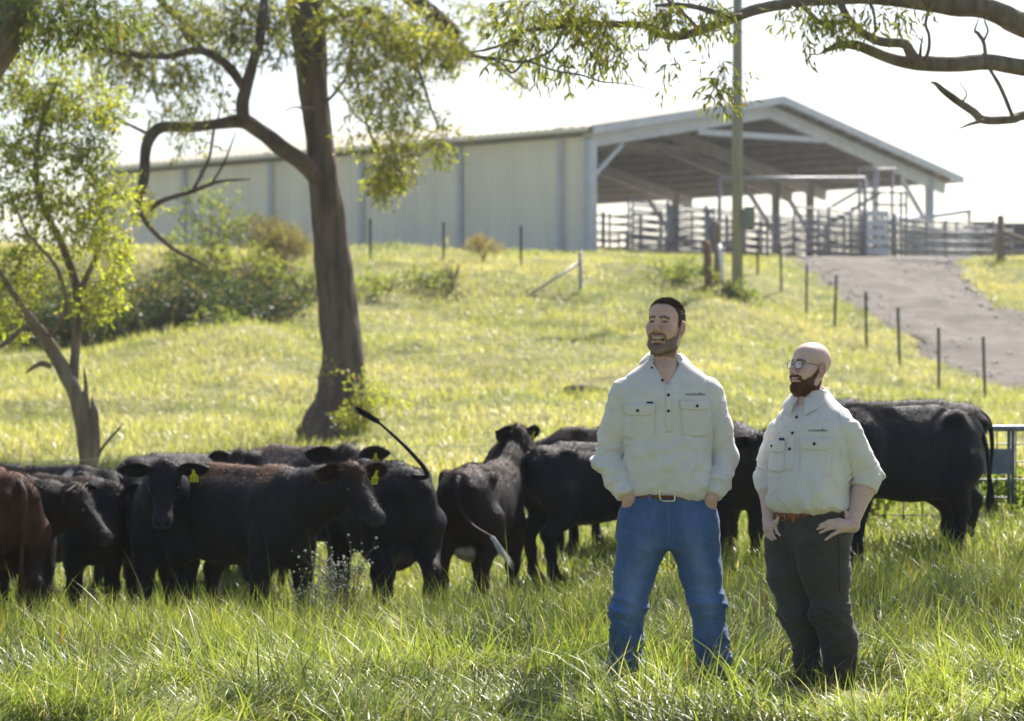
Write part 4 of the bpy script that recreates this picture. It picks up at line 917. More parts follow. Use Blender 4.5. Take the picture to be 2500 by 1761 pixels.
        sd = np.cross(dn, fr); HV = np.stack([p - sd * .0016, p + sd * .0016, p + dn * g.uniform(.012, .026, (260, 1))], 1).reshape(-1, 3)
        tag(part('ear_hair', (HV, [np.arange(len(HV)).reshape(-1, 3)]), M_hair, ear, smooth=False, col=np.repeat((np.array(top if top is not None else coat) * .8 + np.array([.05, .03, .02]))[None], len(HV), 0), world=False), kind='stuff')
        ec = b + ed * .10 + fr * .006
        if tg:
            dn = np.array([0, 0, -1.0]); dn = unit(dn - fr * np.dot(dn, fr) * .6); sx = unit(np.cross(dn, fr)); 
            pl = [(-.011, .0), (.011, .0), (.015, .024), (.030, .033), (.028, .086), (-.031, .087), (-.030, .033), (-.015, .024)]
            o0 = ec + fr * .016 - ew * .012
            A0 = np.array([o0 + sx * a + dn * bb for a, bb in pl]); B0 = A0 - fr * .004; m = len(pl)
            Fp = [list(range(m)), list(range(2 * m - 1, m - 1, -1))] + [[(i + 1) % m, i, i + m, (i + 1) % m + m] for i in range(m)]
            me = mesh('ear_tag', np.concatenate([A0, B0]), [tuple(q_) for q_ in Fp], M_tag, smooth=False); tgob = link('ear_tag', me, root)
            if isinstance(tg, str):
                TV, TF = text_mesh(tg, .034 if len(tg) > 2 else .05); sgn = 1 if np.dot(np.cross(sx, -dn), fr) > 0 else -1
                W = o0 + fr * .002 + sx * (TV[:, :1] * sgn) - dn * TV[:, 1:2] + dn * .060
                link('tag_number', mesh('tag_number', W, TF, M_ink, smooth=False), tgob)
        if button and sy == 1 or tg: part('tag_button', ball(ec + fr * .018, (.011, .011, .011), 8, 6), M_wtag if not tg else M_tag, root, world=False)
        part('eye', ball(H(.135, sy * .094, .028), .021, 10, 8), M_eye, root, world=False)
    # tail
    tp = tail or [(-.76, 0, 1.16), (-.84, 0, 1.08), (-.865, .01, .9), (-.85, .02, .7), (-.835, .02, .5)]
    P, r = smooth_path(tp, np.linspace(.028, .008, len(tp)) * (.8 if tail and tail[-1][2] > 1.3 else 1)); V2, F2 = tube(P, r, 8)
    to = part('tail', (V2, F2), M_coat, root, col=np.repeat(base[None], len(V2), 0), world=False)
    e = P[-1]; ed = unit(P[-1] - P[-3]); n = 260; w0 = e + g.normal(0, .007, (n, 3)) - ed * g.uniform(0, .10, (n, 1)); d2 = ed * .9 + g.normal(0, .07, (n, 3)) + np.array([0, 0, -.15]); L2 = g.uniform(.10, .22, (n, 1))
    sd = np.cross(d2, g.standard_normal((n, 3))); sd /= np.linalg.norm(sd, axis=1)[:, None]
    HV = np.stack([w0 - sd * .004, w0 + sd * .004, w0 + d2 * L2], 1).reshape(-1, 3)
    tag(part('tail_switch', (HV, [np.arange(len(HV)).reshape(-1, 3)]), M_hair, to, smooth=False, col=np.repeat(np.array(switch or coat)[None] * (1 if switch else 1.4), len(HV), 0), world=False), kind='stuff')
    return root
BRN = (.085, .036, .016); WHT = (.62, .60, .56)
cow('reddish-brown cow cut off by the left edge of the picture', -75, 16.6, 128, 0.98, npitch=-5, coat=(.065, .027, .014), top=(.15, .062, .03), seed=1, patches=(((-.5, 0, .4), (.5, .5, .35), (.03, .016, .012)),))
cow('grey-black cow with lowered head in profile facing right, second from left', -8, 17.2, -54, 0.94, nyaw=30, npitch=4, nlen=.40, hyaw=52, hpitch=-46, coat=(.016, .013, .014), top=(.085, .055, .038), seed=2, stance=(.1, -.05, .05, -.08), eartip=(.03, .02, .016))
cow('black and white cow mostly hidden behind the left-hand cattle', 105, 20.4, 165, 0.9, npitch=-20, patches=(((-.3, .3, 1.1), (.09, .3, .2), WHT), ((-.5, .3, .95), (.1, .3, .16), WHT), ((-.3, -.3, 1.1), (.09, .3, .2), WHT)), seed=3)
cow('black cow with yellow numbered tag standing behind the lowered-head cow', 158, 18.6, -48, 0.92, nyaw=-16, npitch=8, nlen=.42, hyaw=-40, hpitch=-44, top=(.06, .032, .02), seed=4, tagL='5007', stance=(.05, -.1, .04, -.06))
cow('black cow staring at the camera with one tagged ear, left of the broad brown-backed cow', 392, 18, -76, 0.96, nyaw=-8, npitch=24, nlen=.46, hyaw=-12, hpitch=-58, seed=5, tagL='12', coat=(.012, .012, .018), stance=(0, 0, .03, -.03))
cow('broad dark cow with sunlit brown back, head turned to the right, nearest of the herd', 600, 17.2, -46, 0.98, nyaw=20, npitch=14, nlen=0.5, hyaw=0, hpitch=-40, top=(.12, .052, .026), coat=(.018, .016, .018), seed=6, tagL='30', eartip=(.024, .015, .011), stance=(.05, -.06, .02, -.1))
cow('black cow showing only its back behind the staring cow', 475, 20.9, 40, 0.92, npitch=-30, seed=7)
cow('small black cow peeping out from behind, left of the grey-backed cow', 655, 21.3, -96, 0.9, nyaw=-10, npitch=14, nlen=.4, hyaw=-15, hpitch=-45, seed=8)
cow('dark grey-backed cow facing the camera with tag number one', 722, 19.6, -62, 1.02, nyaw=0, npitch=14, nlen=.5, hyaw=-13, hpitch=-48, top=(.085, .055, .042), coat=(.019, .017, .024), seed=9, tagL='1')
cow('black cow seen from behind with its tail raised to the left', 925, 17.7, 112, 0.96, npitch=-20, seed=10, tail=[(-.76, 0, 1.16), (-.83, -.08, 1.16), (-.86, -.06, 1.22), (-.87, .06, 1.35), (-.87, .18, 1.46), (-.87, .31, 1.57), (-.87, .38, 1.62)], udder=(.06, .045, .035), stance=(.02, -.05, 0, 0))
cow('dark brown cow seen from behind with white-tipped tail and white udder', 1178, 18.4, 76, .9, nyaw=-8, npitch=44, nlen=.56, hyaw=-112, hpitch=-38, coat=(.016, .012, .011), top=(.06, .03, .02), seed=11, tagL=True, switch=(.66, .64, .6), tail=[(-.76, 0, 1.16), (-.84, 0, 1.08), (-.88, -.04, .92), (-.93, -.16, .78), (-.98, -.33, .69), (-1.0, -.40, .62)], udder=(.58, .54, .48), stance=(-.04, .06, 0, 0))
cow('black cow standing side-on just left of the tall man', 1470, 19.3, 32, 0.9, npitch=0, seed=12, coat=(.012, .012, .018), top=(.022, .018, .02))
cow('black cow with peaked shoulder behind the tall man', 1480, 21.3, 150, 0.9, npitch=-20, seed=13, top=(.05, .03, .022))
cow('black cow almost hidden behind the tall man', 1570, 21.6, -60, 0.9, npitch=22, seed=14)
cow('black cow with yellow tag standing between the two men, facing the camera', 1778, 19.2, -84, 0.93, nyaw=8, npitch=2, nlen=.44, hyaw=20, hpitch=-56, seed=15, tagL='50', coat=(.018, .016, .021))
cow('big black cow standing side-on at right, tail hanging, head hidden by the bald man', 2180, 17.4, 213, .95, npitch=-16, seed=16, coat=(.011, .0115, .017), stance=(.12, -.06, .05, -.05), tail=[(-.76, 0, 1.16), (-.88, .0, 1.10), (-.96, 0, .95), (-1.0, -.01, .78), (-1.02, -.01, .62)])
cow('black cow mostly hidden behind the big black cow at right', 2165, 18.9, 185, 0.97, npitch=-20, seed=17)
# ------------------------------------------------------------- the two men
M_skin = pmat('skin', None, scale=60, rough=.52, attr=True, vary=.10, spec=.35, bump=.08, bscale=300)
_b = M_skin.node_tree.nodes['Principled BSDF']; _b.inputs['Subsurface Weight'].default_value = .12; _b.inputs['Subsurface Radius'].default_value = (.012, .005, .003); _b.inputs['Subsurface Scale'].default_value = 1.0
M_hairm = pmat('hair_strand', None, scale=30, rough=.4, attr=True, vary=.2, spec=.5)
M_teeth = pmat('teeth', (.46, .42, .36), (.56, .52, .46), scale=60, rough=.3)
M_button = pmat('dark_button', (.012, .014, .02), (.03, .03, .035), rough=.4)
M_thread = pmat('dark_embroidery', (.01, .015, .035), rough=.8); M_label = pmat('navy_woven_label', (.01, .015, .05), (.02, .03, .09), rough=.7)
M_buckle = pmat('buckle_metal', (.55, .52, .46), (.7, .67, .6), scale=30, rough=.22, metal=1.0)
def clothmat(name, c1, c2, fade=None, weave=900, bump=.12, rough=.85):
    m = pmat(name, c1, c2, scale=7, rough=rough, spec=.2, sheen=.15, bump=bump, bscale=weave)
    return m
M_shirt = clothmat('stone_cotton', (.60, .585, .57), (.67, .655, .635)); M_shirt2 = M_shirt
M_denim = pmat('blue_denim', None, scale=240, rough=.8, attr=True, vary=.3, spec=.2, sheen=.12, bump=.2, bscale=700)
M_moleskin = clothmat('dark_olive_moleskin', (.045, .043, .040), (.062, .058, .052))
M_belt1 = pmat('dark_brown_leather', (.13, .042, .022), (.21, .075, .042), scale=60, rough=.45, bump=.4, bscale=160); M_belt2 = pmat('tan_leather', (.20, .060, .022), (.28, .09, .034), scale=9, rough=.35)
M_boot = pmat('brown_boot', (.05, .032, .022), (.09, .06, .04), scale=9, rough=.5)
PPM = 500.25
class Man: pass
def head_frame(c, yaw, pitch, roll, sc):
    a, p, r = R(yaw), R(pitch), R(roll)
    Fw = np.array([-math.sin(a), -math.cos(a), 0]); X = np.array([math.cos(a), -math.sin(a), 0]); U = np.array([0, 0, 1.])
    Fw, U = Fw * math.cos(p) + U * math.sin(p), U * math.cos(p) - Fw * math.sin(p)
    X, U = X * math.cos(r) + U * math.sin(r), U * math.cos(r) - X * math.sin(r)
    h = Man(); h.c = np.array(c, float); h.A = np.stack([X, Fw, U]); h.s = sc
    h.w = lambda a, b, c_: h.c + sc * (X * a + Fw * b + U * c_)
    h.q = lambda P: ((P - h.c) @ h.A.T) / sc
    return h
def add_head(v, h, smile=1.0, jaw=0., wide=1.0, nose=1.0):
    def E(p, r, k, mode='+'): v.ell(h.w(*p), np.array(r) * h.s, k * h.s, mode, A=h.A)
    def C(p, q, r0, r1, k, mode='+'): v.cone(h.w(*p), h.w(*q), r0 * h.s, r1 * h.s, k * h.s, mode)
    E((0, -.014, .036), (.0745 * wide, .098, .084), .02); E((0, .03, .045), (.058 * wide, .056, .052), .03)
    E((0, .022, -.035), (.061 * wide, .066, .078), .03)
    for s in (1, -1):
        C((s * .056 * wide, -.012, -.045), (s * .048 * wide, .012, -.082 - jaw * .5), .022, .02, .02)
        C((s * .048 * wide, .012, -.082 - jaw * .5), (s * .012, .066, -.108 - jaw), .021, .02, .025)
        E((s * .043 * wide, .058, -.024), (.026, .026, .022), .025); E((s * .038, .064, -.05), (.02, .022, .022), .02)
        C((s * .012, .088, .020), (s * .046, .070, .022), .011, .009, .014)
        E((s * .032, .0965, -.001), (.019, .014, .0095), .010, '-')
        E((s * .032, .070, -.001), (.0145, .0145, .013), .006)
        C((s * .017, .085, .0065), (s * .048, .073, .004), .0035, .003, .004); C((s * .018, .083, -.0095), (s * .046, .073, -.008), .004, .003, .005)
        E((s * .0145 * nose, .1, -.041), (.0085, .011, .008), .006); E((s * .0075, .107, -.0485), (.0042, .006, .0035), .003, '-')
        E((s * .079 * wide, -.012, -.012), (.010, .021, .034), .008); E((s * .0865 * wide, -.006, -.008), (.006, .012, .02), .006, '-'); E((s * .0835 * wide, -.022, -.006), (.004, .007, .028), .004)
        if smile: C((s * .03, .084, -.046), (s * .042, .064, -.070), .006, .005, .012)
    C((0, .086, .012), (0, .104, -.026), .0085, .010, .012); E((0, .1085, -.037), (.0125 * nose, .0125, .011), .009)
    E((0, .074, -.112 - jaw), (.02, .018, .016), .02)
    mz = -.066; lz = mz - .013 - jaw * .55
    mw = .0255 + .006 * smile
    up = [(-mw, .0755, mz + .005 * smile), (-.014, .0915, mz), (0, .0945, mz - .002), (.014, .0915, mz), (mw, .0755, mz + .005 * smile)]
    lo = [(-mw, .0755, mz + .004 * smile), (-.014, .0885, lz), (0, .092, lz - .003), (.014, .0885, lz), (mw, .0755, mz + .004 * smile)]
    for i in range(4): C(up[i], up[i + 1], .0052, .0052, .004)
    for i in range(4): C(lo[i], lo[i + 1], .0060, .0060, .005)
    md = (mz + lz) / 2
    for i in range(3):
        p = [(-mw * .82, .0815, md + .004 * smile), (-.009, .091, md - .001), (.009, .091, md - .001), (mw * .82, .0815, md + .004 * smile)]
        C(p[i], p[i + 1], .0030 + jaw * .18, .0030 + jaw * .18, .002, '-')
    h.mw = mw; h.md = md; h.mz = mz; h.lz = lz; h.jaw = jaw
def paint_head(h, V, skin, lip, beard, bdens, hair=None, brow=(.03, .022, .018), hairline=True, ruddy=(.46, .22, .18), beard_full=False):
    q = h.q(V); x, y, z = q.T; ax = np.abs(x); c = np.repeat(np.array(skin)[None], len(V), 0)
    on = (z > -.2)
    def mixm(m, col): 
        nonlocal c; m = (np.clip(m, 0, 1) * on)[:, None]; c = c * (1 - m) + np.array(col) * m
    mixm(.45 * np.exp(-(((ax - .042) / .022) ** 2 + ((z + .03) / .018) ** 2)) * (y > .03), ruddy)
    mixm(.5 * np.exp(-(((x) / .016) ** 2 + ((z + .038) / .014) ** 2)) * (y > .09), ruddy); mixm(.7 * (ax > .076) * (z < .03) * (z > -.055), ruddy)
    nz = fbm(V * 160, 5, 2)
    zc = np.interp(y, [-.03, -.005, .02, .05, .075], [.015, -.0, -.042, -.064, -.078] if not beard_full else [.02, .012, -.025, -.055, -.07])
    bm = sstep(.0, .014, zc - z + (nz - .5) * .012) * (y > -.022) * (z > -.150 - h.jaw) * (ax < .072) * (1 - sstep(-.12 - h.jaw, -.14 - h.jaw, z) * (y < .03))
    mu = np.exp(-((z + .0555) / .0055) ** 4) * (ax < .034) * (y > .07) * 1.0 + np.exp(-((ax - .037) / .006) ** 4) * (z < -.055) * (z > -.09) * (y > .05)
    chin = (ax < .03) * (z < h.lz - .012) * (y > .05)
    bm = np.maximum(bm, np.maximum(mu, chin)); bm = bm * np.where(z > -.145 - h.jaw, 1, 0) * (1 - ((ax < h.mw * .95) & (y > .06) & (z < h.mz + .004) & (z > h.lz - .008)))
    mixm(bm * bdens * (.7 + .6 * nz), beard); h.bm = bm
    inm = (ax < h.mw) & (y > .07)
    mixm(inm * np.exp(-((z - h.mz - .001 - 5 * ax ** 2) / .0035) ** 2) * .75, lip); mixm(inm * np.exp(-((z - h.lz + .001 - 14 * ax ** 2) / .005) ** 2) * .85, lip)
    slot = (ax < h.mw * .9) & (y > .05) & (z < h.mz - .002) & (z > h.lz + .004) & (y < .0905); mixm(slot * 1.0, (.05, .018, .015))
    bz = np.interp(ax, [.012, .03, .05], [.0185, .0235, .0165]); mixm(np.exp(-((z - bz) / .0058) ** 4) * (ax > .010) * (ax < .052) * (y > .045) * .9, brow)
    ex = (ax - .032); e = (ex / .0145) ** 2 + ((z + .001) / .0038) ** 2; mixm((e < 1.0) * (y > .05), (.30, .26, .24)); mixm(((ex / .006) ** 2 + (z / .0042) ** 2 < 1) * (y > .05), (.025, .018, .014))
    mixm(np.exp(-((z - .0042 + 12 * ex ** 2) / .0022) ** 2) * (np.abs(ex) < .017) * (y > .05) * .85, (.05, .03, .025)); mixm(np.exp(-((z + .0075 - 8 * ex ** 2) / .002) ** 2) * (np.abs(ex) < .014) * (y > .05) * .35, (.16, .08, .07))
    mixm(np.exp(-(((ax - .0075) / .004) ** 2 + ((z + .0485) / .003) ** 2)) * (y > .095), (.09, .035, .03))
    h.hm = np.zeros(len(V))
    if hair is not None:
        hl = np.interp(y, [-.12, -.05, -.02, .014, .034, .055, .09], [-.075, -.05, -.018, -.012, .042, .074, .086]) + (nz - .5) * .008
        hm = sstep(-.004, .014, z - hl) * (z > -.08); hm = hm * ~((ax > .0765) & (z < .03) & (y > -.045)); mixm(hm * .85, hair); h.hm = hm
    return c
def strands(V, N, w, dens, L, col, g, dirfn, width=.0011, jit=.25):
    idx = np.where(w > .3)[0]; idx = idx[g.random(len(idx)) < 2]; k = g.choice(idx, int(len(idx) * dens)); p = V[k] + g.normal(0, .0016, (len(k), 3))
    d = dirfn(V[k], N[k]) + g.normal(0, jit, (len(k), 3)); d /= np.linalg.norm(d, axis=1)[:, None]; l = (L(V[k]) if callable(L) else np.full(len(k), L)) * g.uniform(.6, 1.25, len(k))
    sd = np.cross(d, g.standard_normal((len(k), 3))); sd /= np.linalg.norm(sd, axis=1)[:, None]
    T = np.stack([p - sd * width, p + sd * width, p + d * l[:, None] - N[k] * 0], 1).reshape(-1, 3)
    cc = np.array(col)[None] * g.uniform(.6, 1.5, (len(k), 1)); return T, [np.arange(len(T)).reshape(-1, 3)], np.repeat(cc, 3, 0)
def crease(V, N, d, wl, warp, seed, mask, amp):
    """irregular ridged folds lying across direction d, spaced about wl"""
    d = unit(d); W = V + (np.stack([vnoise(V * 6 + k * 9.7, seed + k) for k in range(3)], 1) - .5) * wl * warp * .55
    al = W @ d; pe = W - al[:, None] * d; q = pe / (wl * 3.6) + d * (al / wl)[:, None]
    r = (1 - np.abs(2 * vnoise(q, seed) - 1)) ** 1.7; r2 = (1 - np.abs(2 * vnoise(q * 2.1 + 5, seed + 3) - 1)) ** 2
    gate = sstep(.3, .6, vnoise(V * 7.5 + 11.3, seed + 7)); return V + N * ((r - .2 + .45 * (r2 - .25)) * amp * 1.25 * gate * mask)[:, None]
def seg_dist(V, a, b):
    a, b = np.array(a), np.array(b); ba = b - a; t = np.clip(((V - a) @ ba) / (ba @ ba), 0, 1); return np.linalg.norm(V - a - t[:, None] * ba, axis=1), t
class Surf:                                     # ray casts on to a garment, from the front
    def __init__(s, V, Q): s.t = BVHTree.FromPolygons([tuple(v) for v in V.tolist()], [tuple(f) for f in Q.tolist()])
    def hit(s, x, z, d=(0, 1, 0)):
        h = s.t.ray_cast(Vector((x, -1.0, z)), Vector(d)); return (np.array(h[0]), np.array(h[1])) if h[0] is not None else (np.array([x, -.1, z]), np.array([0, -1., 0]))
    def patch(s, xs_, zt, zb, nx=8, nz=6, off=.004, thick=.005):
        Gd, Nn = np.zeros((nx, nz, 3)), np.zeros((nx, nz, 3))
        for i in range(nx):
            t = i / (nx - 1); x0 = lerp(xs_[0], xs_[1], t); x1 = lerp(xs_[2], xs_[3], t) if len(xs_) == 4 else x0
            a, b = zt(t), zb(t)
            for j in range(nz):
                u = j / (nz - 1); p, n_ = s.hit(lerp(x0, x1, u), lerp(a, b, u)); Gd[i, j] = p + n_ * off; Nn[i, j] = n_
        Gd[1:-1, 1:-1] = Gd[1:-1, 1:-1] * .5 + .125 * (Gd[:-2, 1:-1] + Gd[2:, 1:-1] + Gd[1:-1, :-2] + Gd[1:-1, 2:])
        return shell(Gd, thick, Nn)
    def disc(s, x, z, r, off=.006):
        p, n_ = s.hit(x, z); a = unit(np.cross(n_, [0, 0, 1.])); b = np.cross(n_, a)
        return tube([p + n_ * (off - .006), p + n_ * (off - .001), p + n_ * off], [r, r, r * .8], 10)
    def text(s, txt, x, z, size, off=.003):
        V, F = text_mesh(txt, size); W = []
        for v in V: p, n_ = s.hit(x + v[0], z + v[1]); W.append(p + n_ * off)
        return np.array(W), F
def ring(zc, cx, cy, rx, ry, yaw, ht, th, tilt=0, n=72, e=2.3, a0=0, a1=2 * math.pi):
    """belt-like band; returns V,F of a closed band"""
    t = np.linspace(a0, a1, n, endpoint=False); ct, st = np.cos(t), np.sin(t)
    def pt(r1, r2, z):
        a = np.sign(ct) * np.abs(ct) ** (2 / e) * r1; b = np.sign(st) * np.abs(st) ** (2 / e) * r2
        X = a * math.cos(yaw) - b * math.sin(yaw); Y = a * math.sin(yaw) + b * math.cos(yaw)
        return np.stack([cx + X, cy + Y, z + tilt * X], 1)
    rows = [pt(rx, ry, zc - ht / 2), pt(rx + th, ry + th, zc - ht / 2 + .003), pt(rx + th, ry + th, zc + ht / 2 - .003), pt(rx, ry, zc + ht / 2)]
    V = np.concatenate(rows); F = []
    for k in range(3):
        i = np.arange(n); j = (i + 1) % n; F.append(np.stack([k * n + i, k * n + j, (k + 1) * n + j, (k + 1) * n + i], 1))
    return V, [np.concatenate(F)]
def hand(v, wrist, knuck, tips, thumb, r=.0085, palm=.020, mids=None):
    """wrist point, 4 knuckles, 4 finger tips (index..little), thumb = (base, joint, tip)"""
    kc = np.mean(knuck, 0)
    for k in knuck: v.cone(np.array(wrist) * .75 + np.array(k) * .25, k, .017, .0125, .014)
    v.cone(wrist, kc, .026, palm, .02)
    for i, (k, t) in enumerate(zip(knuck, tips)):
        m = mids[i] if mids else (np.array(k) + np.array(t)) / 2; v.chain([k, m, t], [r + .0015, r, r * .8], .004)
    v.chain(thumb, [.0135, .0105, .0085], .010)
def collar(h_c, yaw, rx, ry, zf, zb, half, leaf, pts, seed=0):
    """shirt collar: ring centre h_c(x,y), front height zf, back height zb; half = opening half angle in degrees; leaf depth; pts extra length at the points"""
    n, m = 40, 6; Gd = np.zeros((n, m, 3))
    for i in range(n):
        t = i / (n - 1); ph = R(half) + t * (2 * math.pi - 2 * R(half)); fr = (1 - math.cos(ph)) / 2      # 0 front, 1 back
        dx, dy = math.sin(ph), -math.cos(ph); cx_, cy_ = rx * dx, ry * dy
        zz = lerp(zf, zb, fr ** .8); end = max(0, 1 - min(t, 1 - t) / .16) ; L = leaf + pts * end
        for j in range(m):
            u = j / (m - 1); out = .003 + .044 * u ** 1.1 + .004 * math.sin(u * 3.14); dn = -L * u
            px_, py_ = cx_ * (1 + out / rx), cy_ * (1 + out / ry)
            if end: px_ += (1 if dx > 0 else -1) * .012 * end * u
            Gd[i, j] = (h_c[0] + px_ * math.cos(yaw) - py_ * math.sin(yaw), h_c[1] + px_ * math.sin(yaw) + py_ * math.cos(yaw), zz + dn)
    return Gd
def slab_from(Gd, thick):
    a = np.gradient(Gd, axis=0); b = np.gradient(Gd, axis=1); nn = np.cross(a, b); nn /= np.linalg.norm(nn, axis=2)[..., None] + 1e-9
    return shell(Gd, thick, nn)

# ============================ tall man
def tall_man():
    px0, Gp, Y0 = 1630., 1690., 11.8
    base = Vector(((px0 - 1250) / PPM, Y0, CAM_Z - (Gp - HORIZON) / PPM))
    root = thing('person', 'tall dark-haired bearded man laughing, pale shirt, blue jeans, hands in pockets', 'person', base)
    J = lambda px, py, y=0.: np.array([(px - px0) / PPM, y, (Gp - py) / PPM])
    g = np.random.default_rng(91)
    # jeans
    v = Vol((-.34, -.24, .03), (.34, .24, 1.02), .005)
    v.loft(2, [(.70, 0, .0, .205, .11), (.78, 0, .005, .238, .128), (.86, 0, .005, .232, .130), (.93, 0, .0, .205, .122), (.985, 0, 0, .188, .114)], k=.03, n=2.4, ends=.01)
    lh, rh = J(1575, 1295, .0), J(1690, 1295, .0)
    LL = [lh, J(1549, 1400, -.015), J(1538, 1480, -.03), J(1528, 1560, .0), J(1522, 1645, .02)]; RL = [rh, J(1711, 1400, -.015), J(1724, 1480, -.03), J(1735, 1560, .0), J(1743, 1645, .02)]
    for px_, sg in ((1541, 1), (1719, -1)): v.ell(J(px_, 1262, -.035), (.052, .05, .075), .04)
    v.chain(LL, [.128, .098, .076, .076, .070], .03); v.chain(RL, [.128, .096, .074, .078, .072], .03)
    V, Q = v.surf(); N = vnormals(V, Q)
    V = V + N * ((fbm(V * 9, 3, 3) - .5) * .016)[:, None]
    kn = np.exp(-((V[:, 2] - .42) / .07) ** 2) + .8 * np.exp(-((V[:, 2] - .15) / .08) ** 2) + .35 * np.exp(-((V[:, 2] - .30) / .07) ** 2)
    V = crease(V, N, (.25, 0, 1), .045, 3.0, 5, kn, .018); V = crease(V, N, (.7, 0, .8), .05, 3.2, 15, np.exp(-((V[:, 2] - .74) / .09) ** 2) * (V[:, 1] < .05), .009)
    V = crease(V, N, (-.5, 0, 1), .06, 3, 25, kn * .7 + .3, .011); V = crease(V, N, (.4, 0, 1), .03, 3, 27, kn * .6 + .25, .007)
    N = vnormals(V, Q); jsurf = Surf(V, Q)
    d1, t1 = seg_dist(V, LL[0], LL[2]); d2, t2 = seg_dist(V, RL[0], RL[2]); nz = fbm(V * 14, 8, 3); str_ = fbm(V * np.array([60, 60, 14.]), 18, 2)
    xm = np.interp(V[:, 2], [.1, .42, .58, .74], [.21, .18, .16, .11]); fad = np.exp(-((np.abs(V[:, 0]) - xm) / .055) ** 2) * (N[:, 1] < -.2) * np.interp(V[:, 2], [.1, .35, .5, .7, .8], [.1, .45, .8, .5, .15])
    fad = np.clip(fad * (.5 + nz) + (str_ - .5) * .25, 0, 1)[:, None]
    c = np.array([.06, .125, .285]) * (1 - fad) + np.array([.17, .27, .46]) * fad; c *= (.82 + .36 * nz)[:, None]
    sm = np.exp(-((V[:, 0] + .004) / .004) ** 2) * (V[:, 1] < 0) * (V[:, 2] > .74) * (V[:, 2] < .95); c = c * (1 - .5 * sm[:, None]) + np.array([.16, .26, .42]) * .5 * sm[:, None]
    jeans = part('jeans', (V, [Q]), M_denim, root, col=c, world=False)
    M_seam = pmat('denim_seam', (.05, .12, .30), (.10, .18, .36), scale=200, rough=.85)
    for sx in (-1, 1):                                    # slanted front pockets, fly, side seams
        pts = [jsurf.hit(sx * lerp(.115, .205, t), .948 - .075 * t ** 2.2) for t in np.linspace(0, 1, 9)]
        part('pocket_edge', tube([p + n * .002 for p, n in pts], .0032, 5), M_seam, jeans, world=False)
    pts = [jsurf.hit(-.008, z) for z in np.linspace(.95, .76, 9)]; part('fly_seam', tube([p + n * .0015 for p, n in pts], .003, 5), M_seam, jeans, world=False)
    pts = [jsurf.hit(.018, z) for z in np.linspace(.95, .80, 7)] + [jsurf.hit(.004, .775)]; part('fly_seam', tube([p + n * .001 for p, n in pts], .0022, 5), M_seam, jeans, world=False)
    part('jeans_button', jsurf.disc(-.0, .962, .008), M_buckle, jeans, world=False)
    # belt
    belt = part('belt', ring(.968, 0, 0, .189, .116, 0, .040, .006, e=2.4), M_belt1, root, world=False)
    bs = Surf(*[a if i == 0 else np.concatenate(a) for i, a in enumerate(ring(.968, 0, 0, .189, .116, 0, .040, .006, e=2.4))])
    for x in (-.093, .110, -.175, .178):
        p, n = bs.hit(x, .968); part('belt_loop', box(p + n * .003, (.014, .006, .062), None), M_seam, belt, smooth=False, world=False)
    p, n = bs.hit(-.008, .968); bc = p + np.array([0, -.006, 0])
    loop = [bc + np.array([.036 * a, 0, .030 * b]) for a, b in ((-.75, -1), (0, -1), (.8, -1), (.95, -.85), (.95, .85), (.8, 1), (0, 1), (-.75, 1), (-1.05, .55), (-1.1, 0), (-1.05, -.55), (-.75, -1))]
    bk = part('buckle', tube(loop, .0055, 7), M_buckle, belt, world=False); part('prong', tube([bc + [-.036, -.004, 0], bc + [.03, -.004, 0]], .003, 6), M_buckle, bk, world=False)
    part('keeper', box(bs.hit(.062, .968)[0] + [0, -.003, 0], (.022, .006, .046)), M_belt1, belt, smooth=False, world=False)
    # shirt
    sL, eL, wL = J(1524, 957, .01), J(1486, 1122, .055), J(1527, 1203, -.06); sR, eR, wR = J(1731, 957, .01), J(1771, 1120, .055), J(1737, 1204, -.06)
    v = Vol((-.42, -.24, .94), (.42, .24, 1.68), .0042)
    for s_, e_, w_ in ((sL, eL, wL), (sR, eR, wR)):
        md = (s_ + e_) / 2 + np.array([0, 0, 0]); v.chain([s_, md, e_], [.066, .065, .065], .035); fm = (e_ + w_) / 2; v.chain([e_, fm, w_], [.066, .059, .050], .025)
    for s_, e_, w_ in ((sL, eL, wL), (sR, eR, wR)):       # cut the cuffs square
        d = unit(w_ - (e_ + w_) / 2); v.op(lambda x, y, z, d=d, w_=w_: -(((x - w_[0]) * d[0] + (y - w_[1]) * d[1] + (z - w_[2]) * d[2]) - .012), w_ - .09, w_ + .09, .004, '-')
    v.loft(2, [(.972, 0, 0, .190, .120), (.995, 0, -.004, .196, .130), (1.06, 0, -.004, .200, .130), (1.16, 0, 0, .206, .127), (1.30, -.002, 0, .213, .130), (1.42, -.004, 0, .216, .127), (1.49, -.006, .004, .214, .112), (1.54, -.008, .010, .204, .096), (1.575, -.010, .018, .166, .084), (1.605, -.012, .022, .112, .078), (1.63, -.012, .024, .080, .073), (1.65, -.012, .024, .07, .07)], k=.014, n=2.35, ends=.008)
    zV = J(0, 940)[2]
    def vee(x, y, z): return np.maximum(np.maximum((np.abs(x + .007) - np.maximum((z - zV) * .62, -.01)) * .85, y + .02), zV - z)
    v.op(vee, (-.12, -.24, zV), (.12, .0, 1.68), .004, '-')
    v.cone((-.012, .024, 1.58), (-.012, .024, 1.74), .066, .066, .006, '-')
    V, Q = v.surf(); V = relax(V, Q, 3, .5); N = vnormals(V, Q)
    V = V + N * ((fbm(V * 6, 13, 3) - .5) * .018)[:, None]
    arm = np.zeros(len(V))
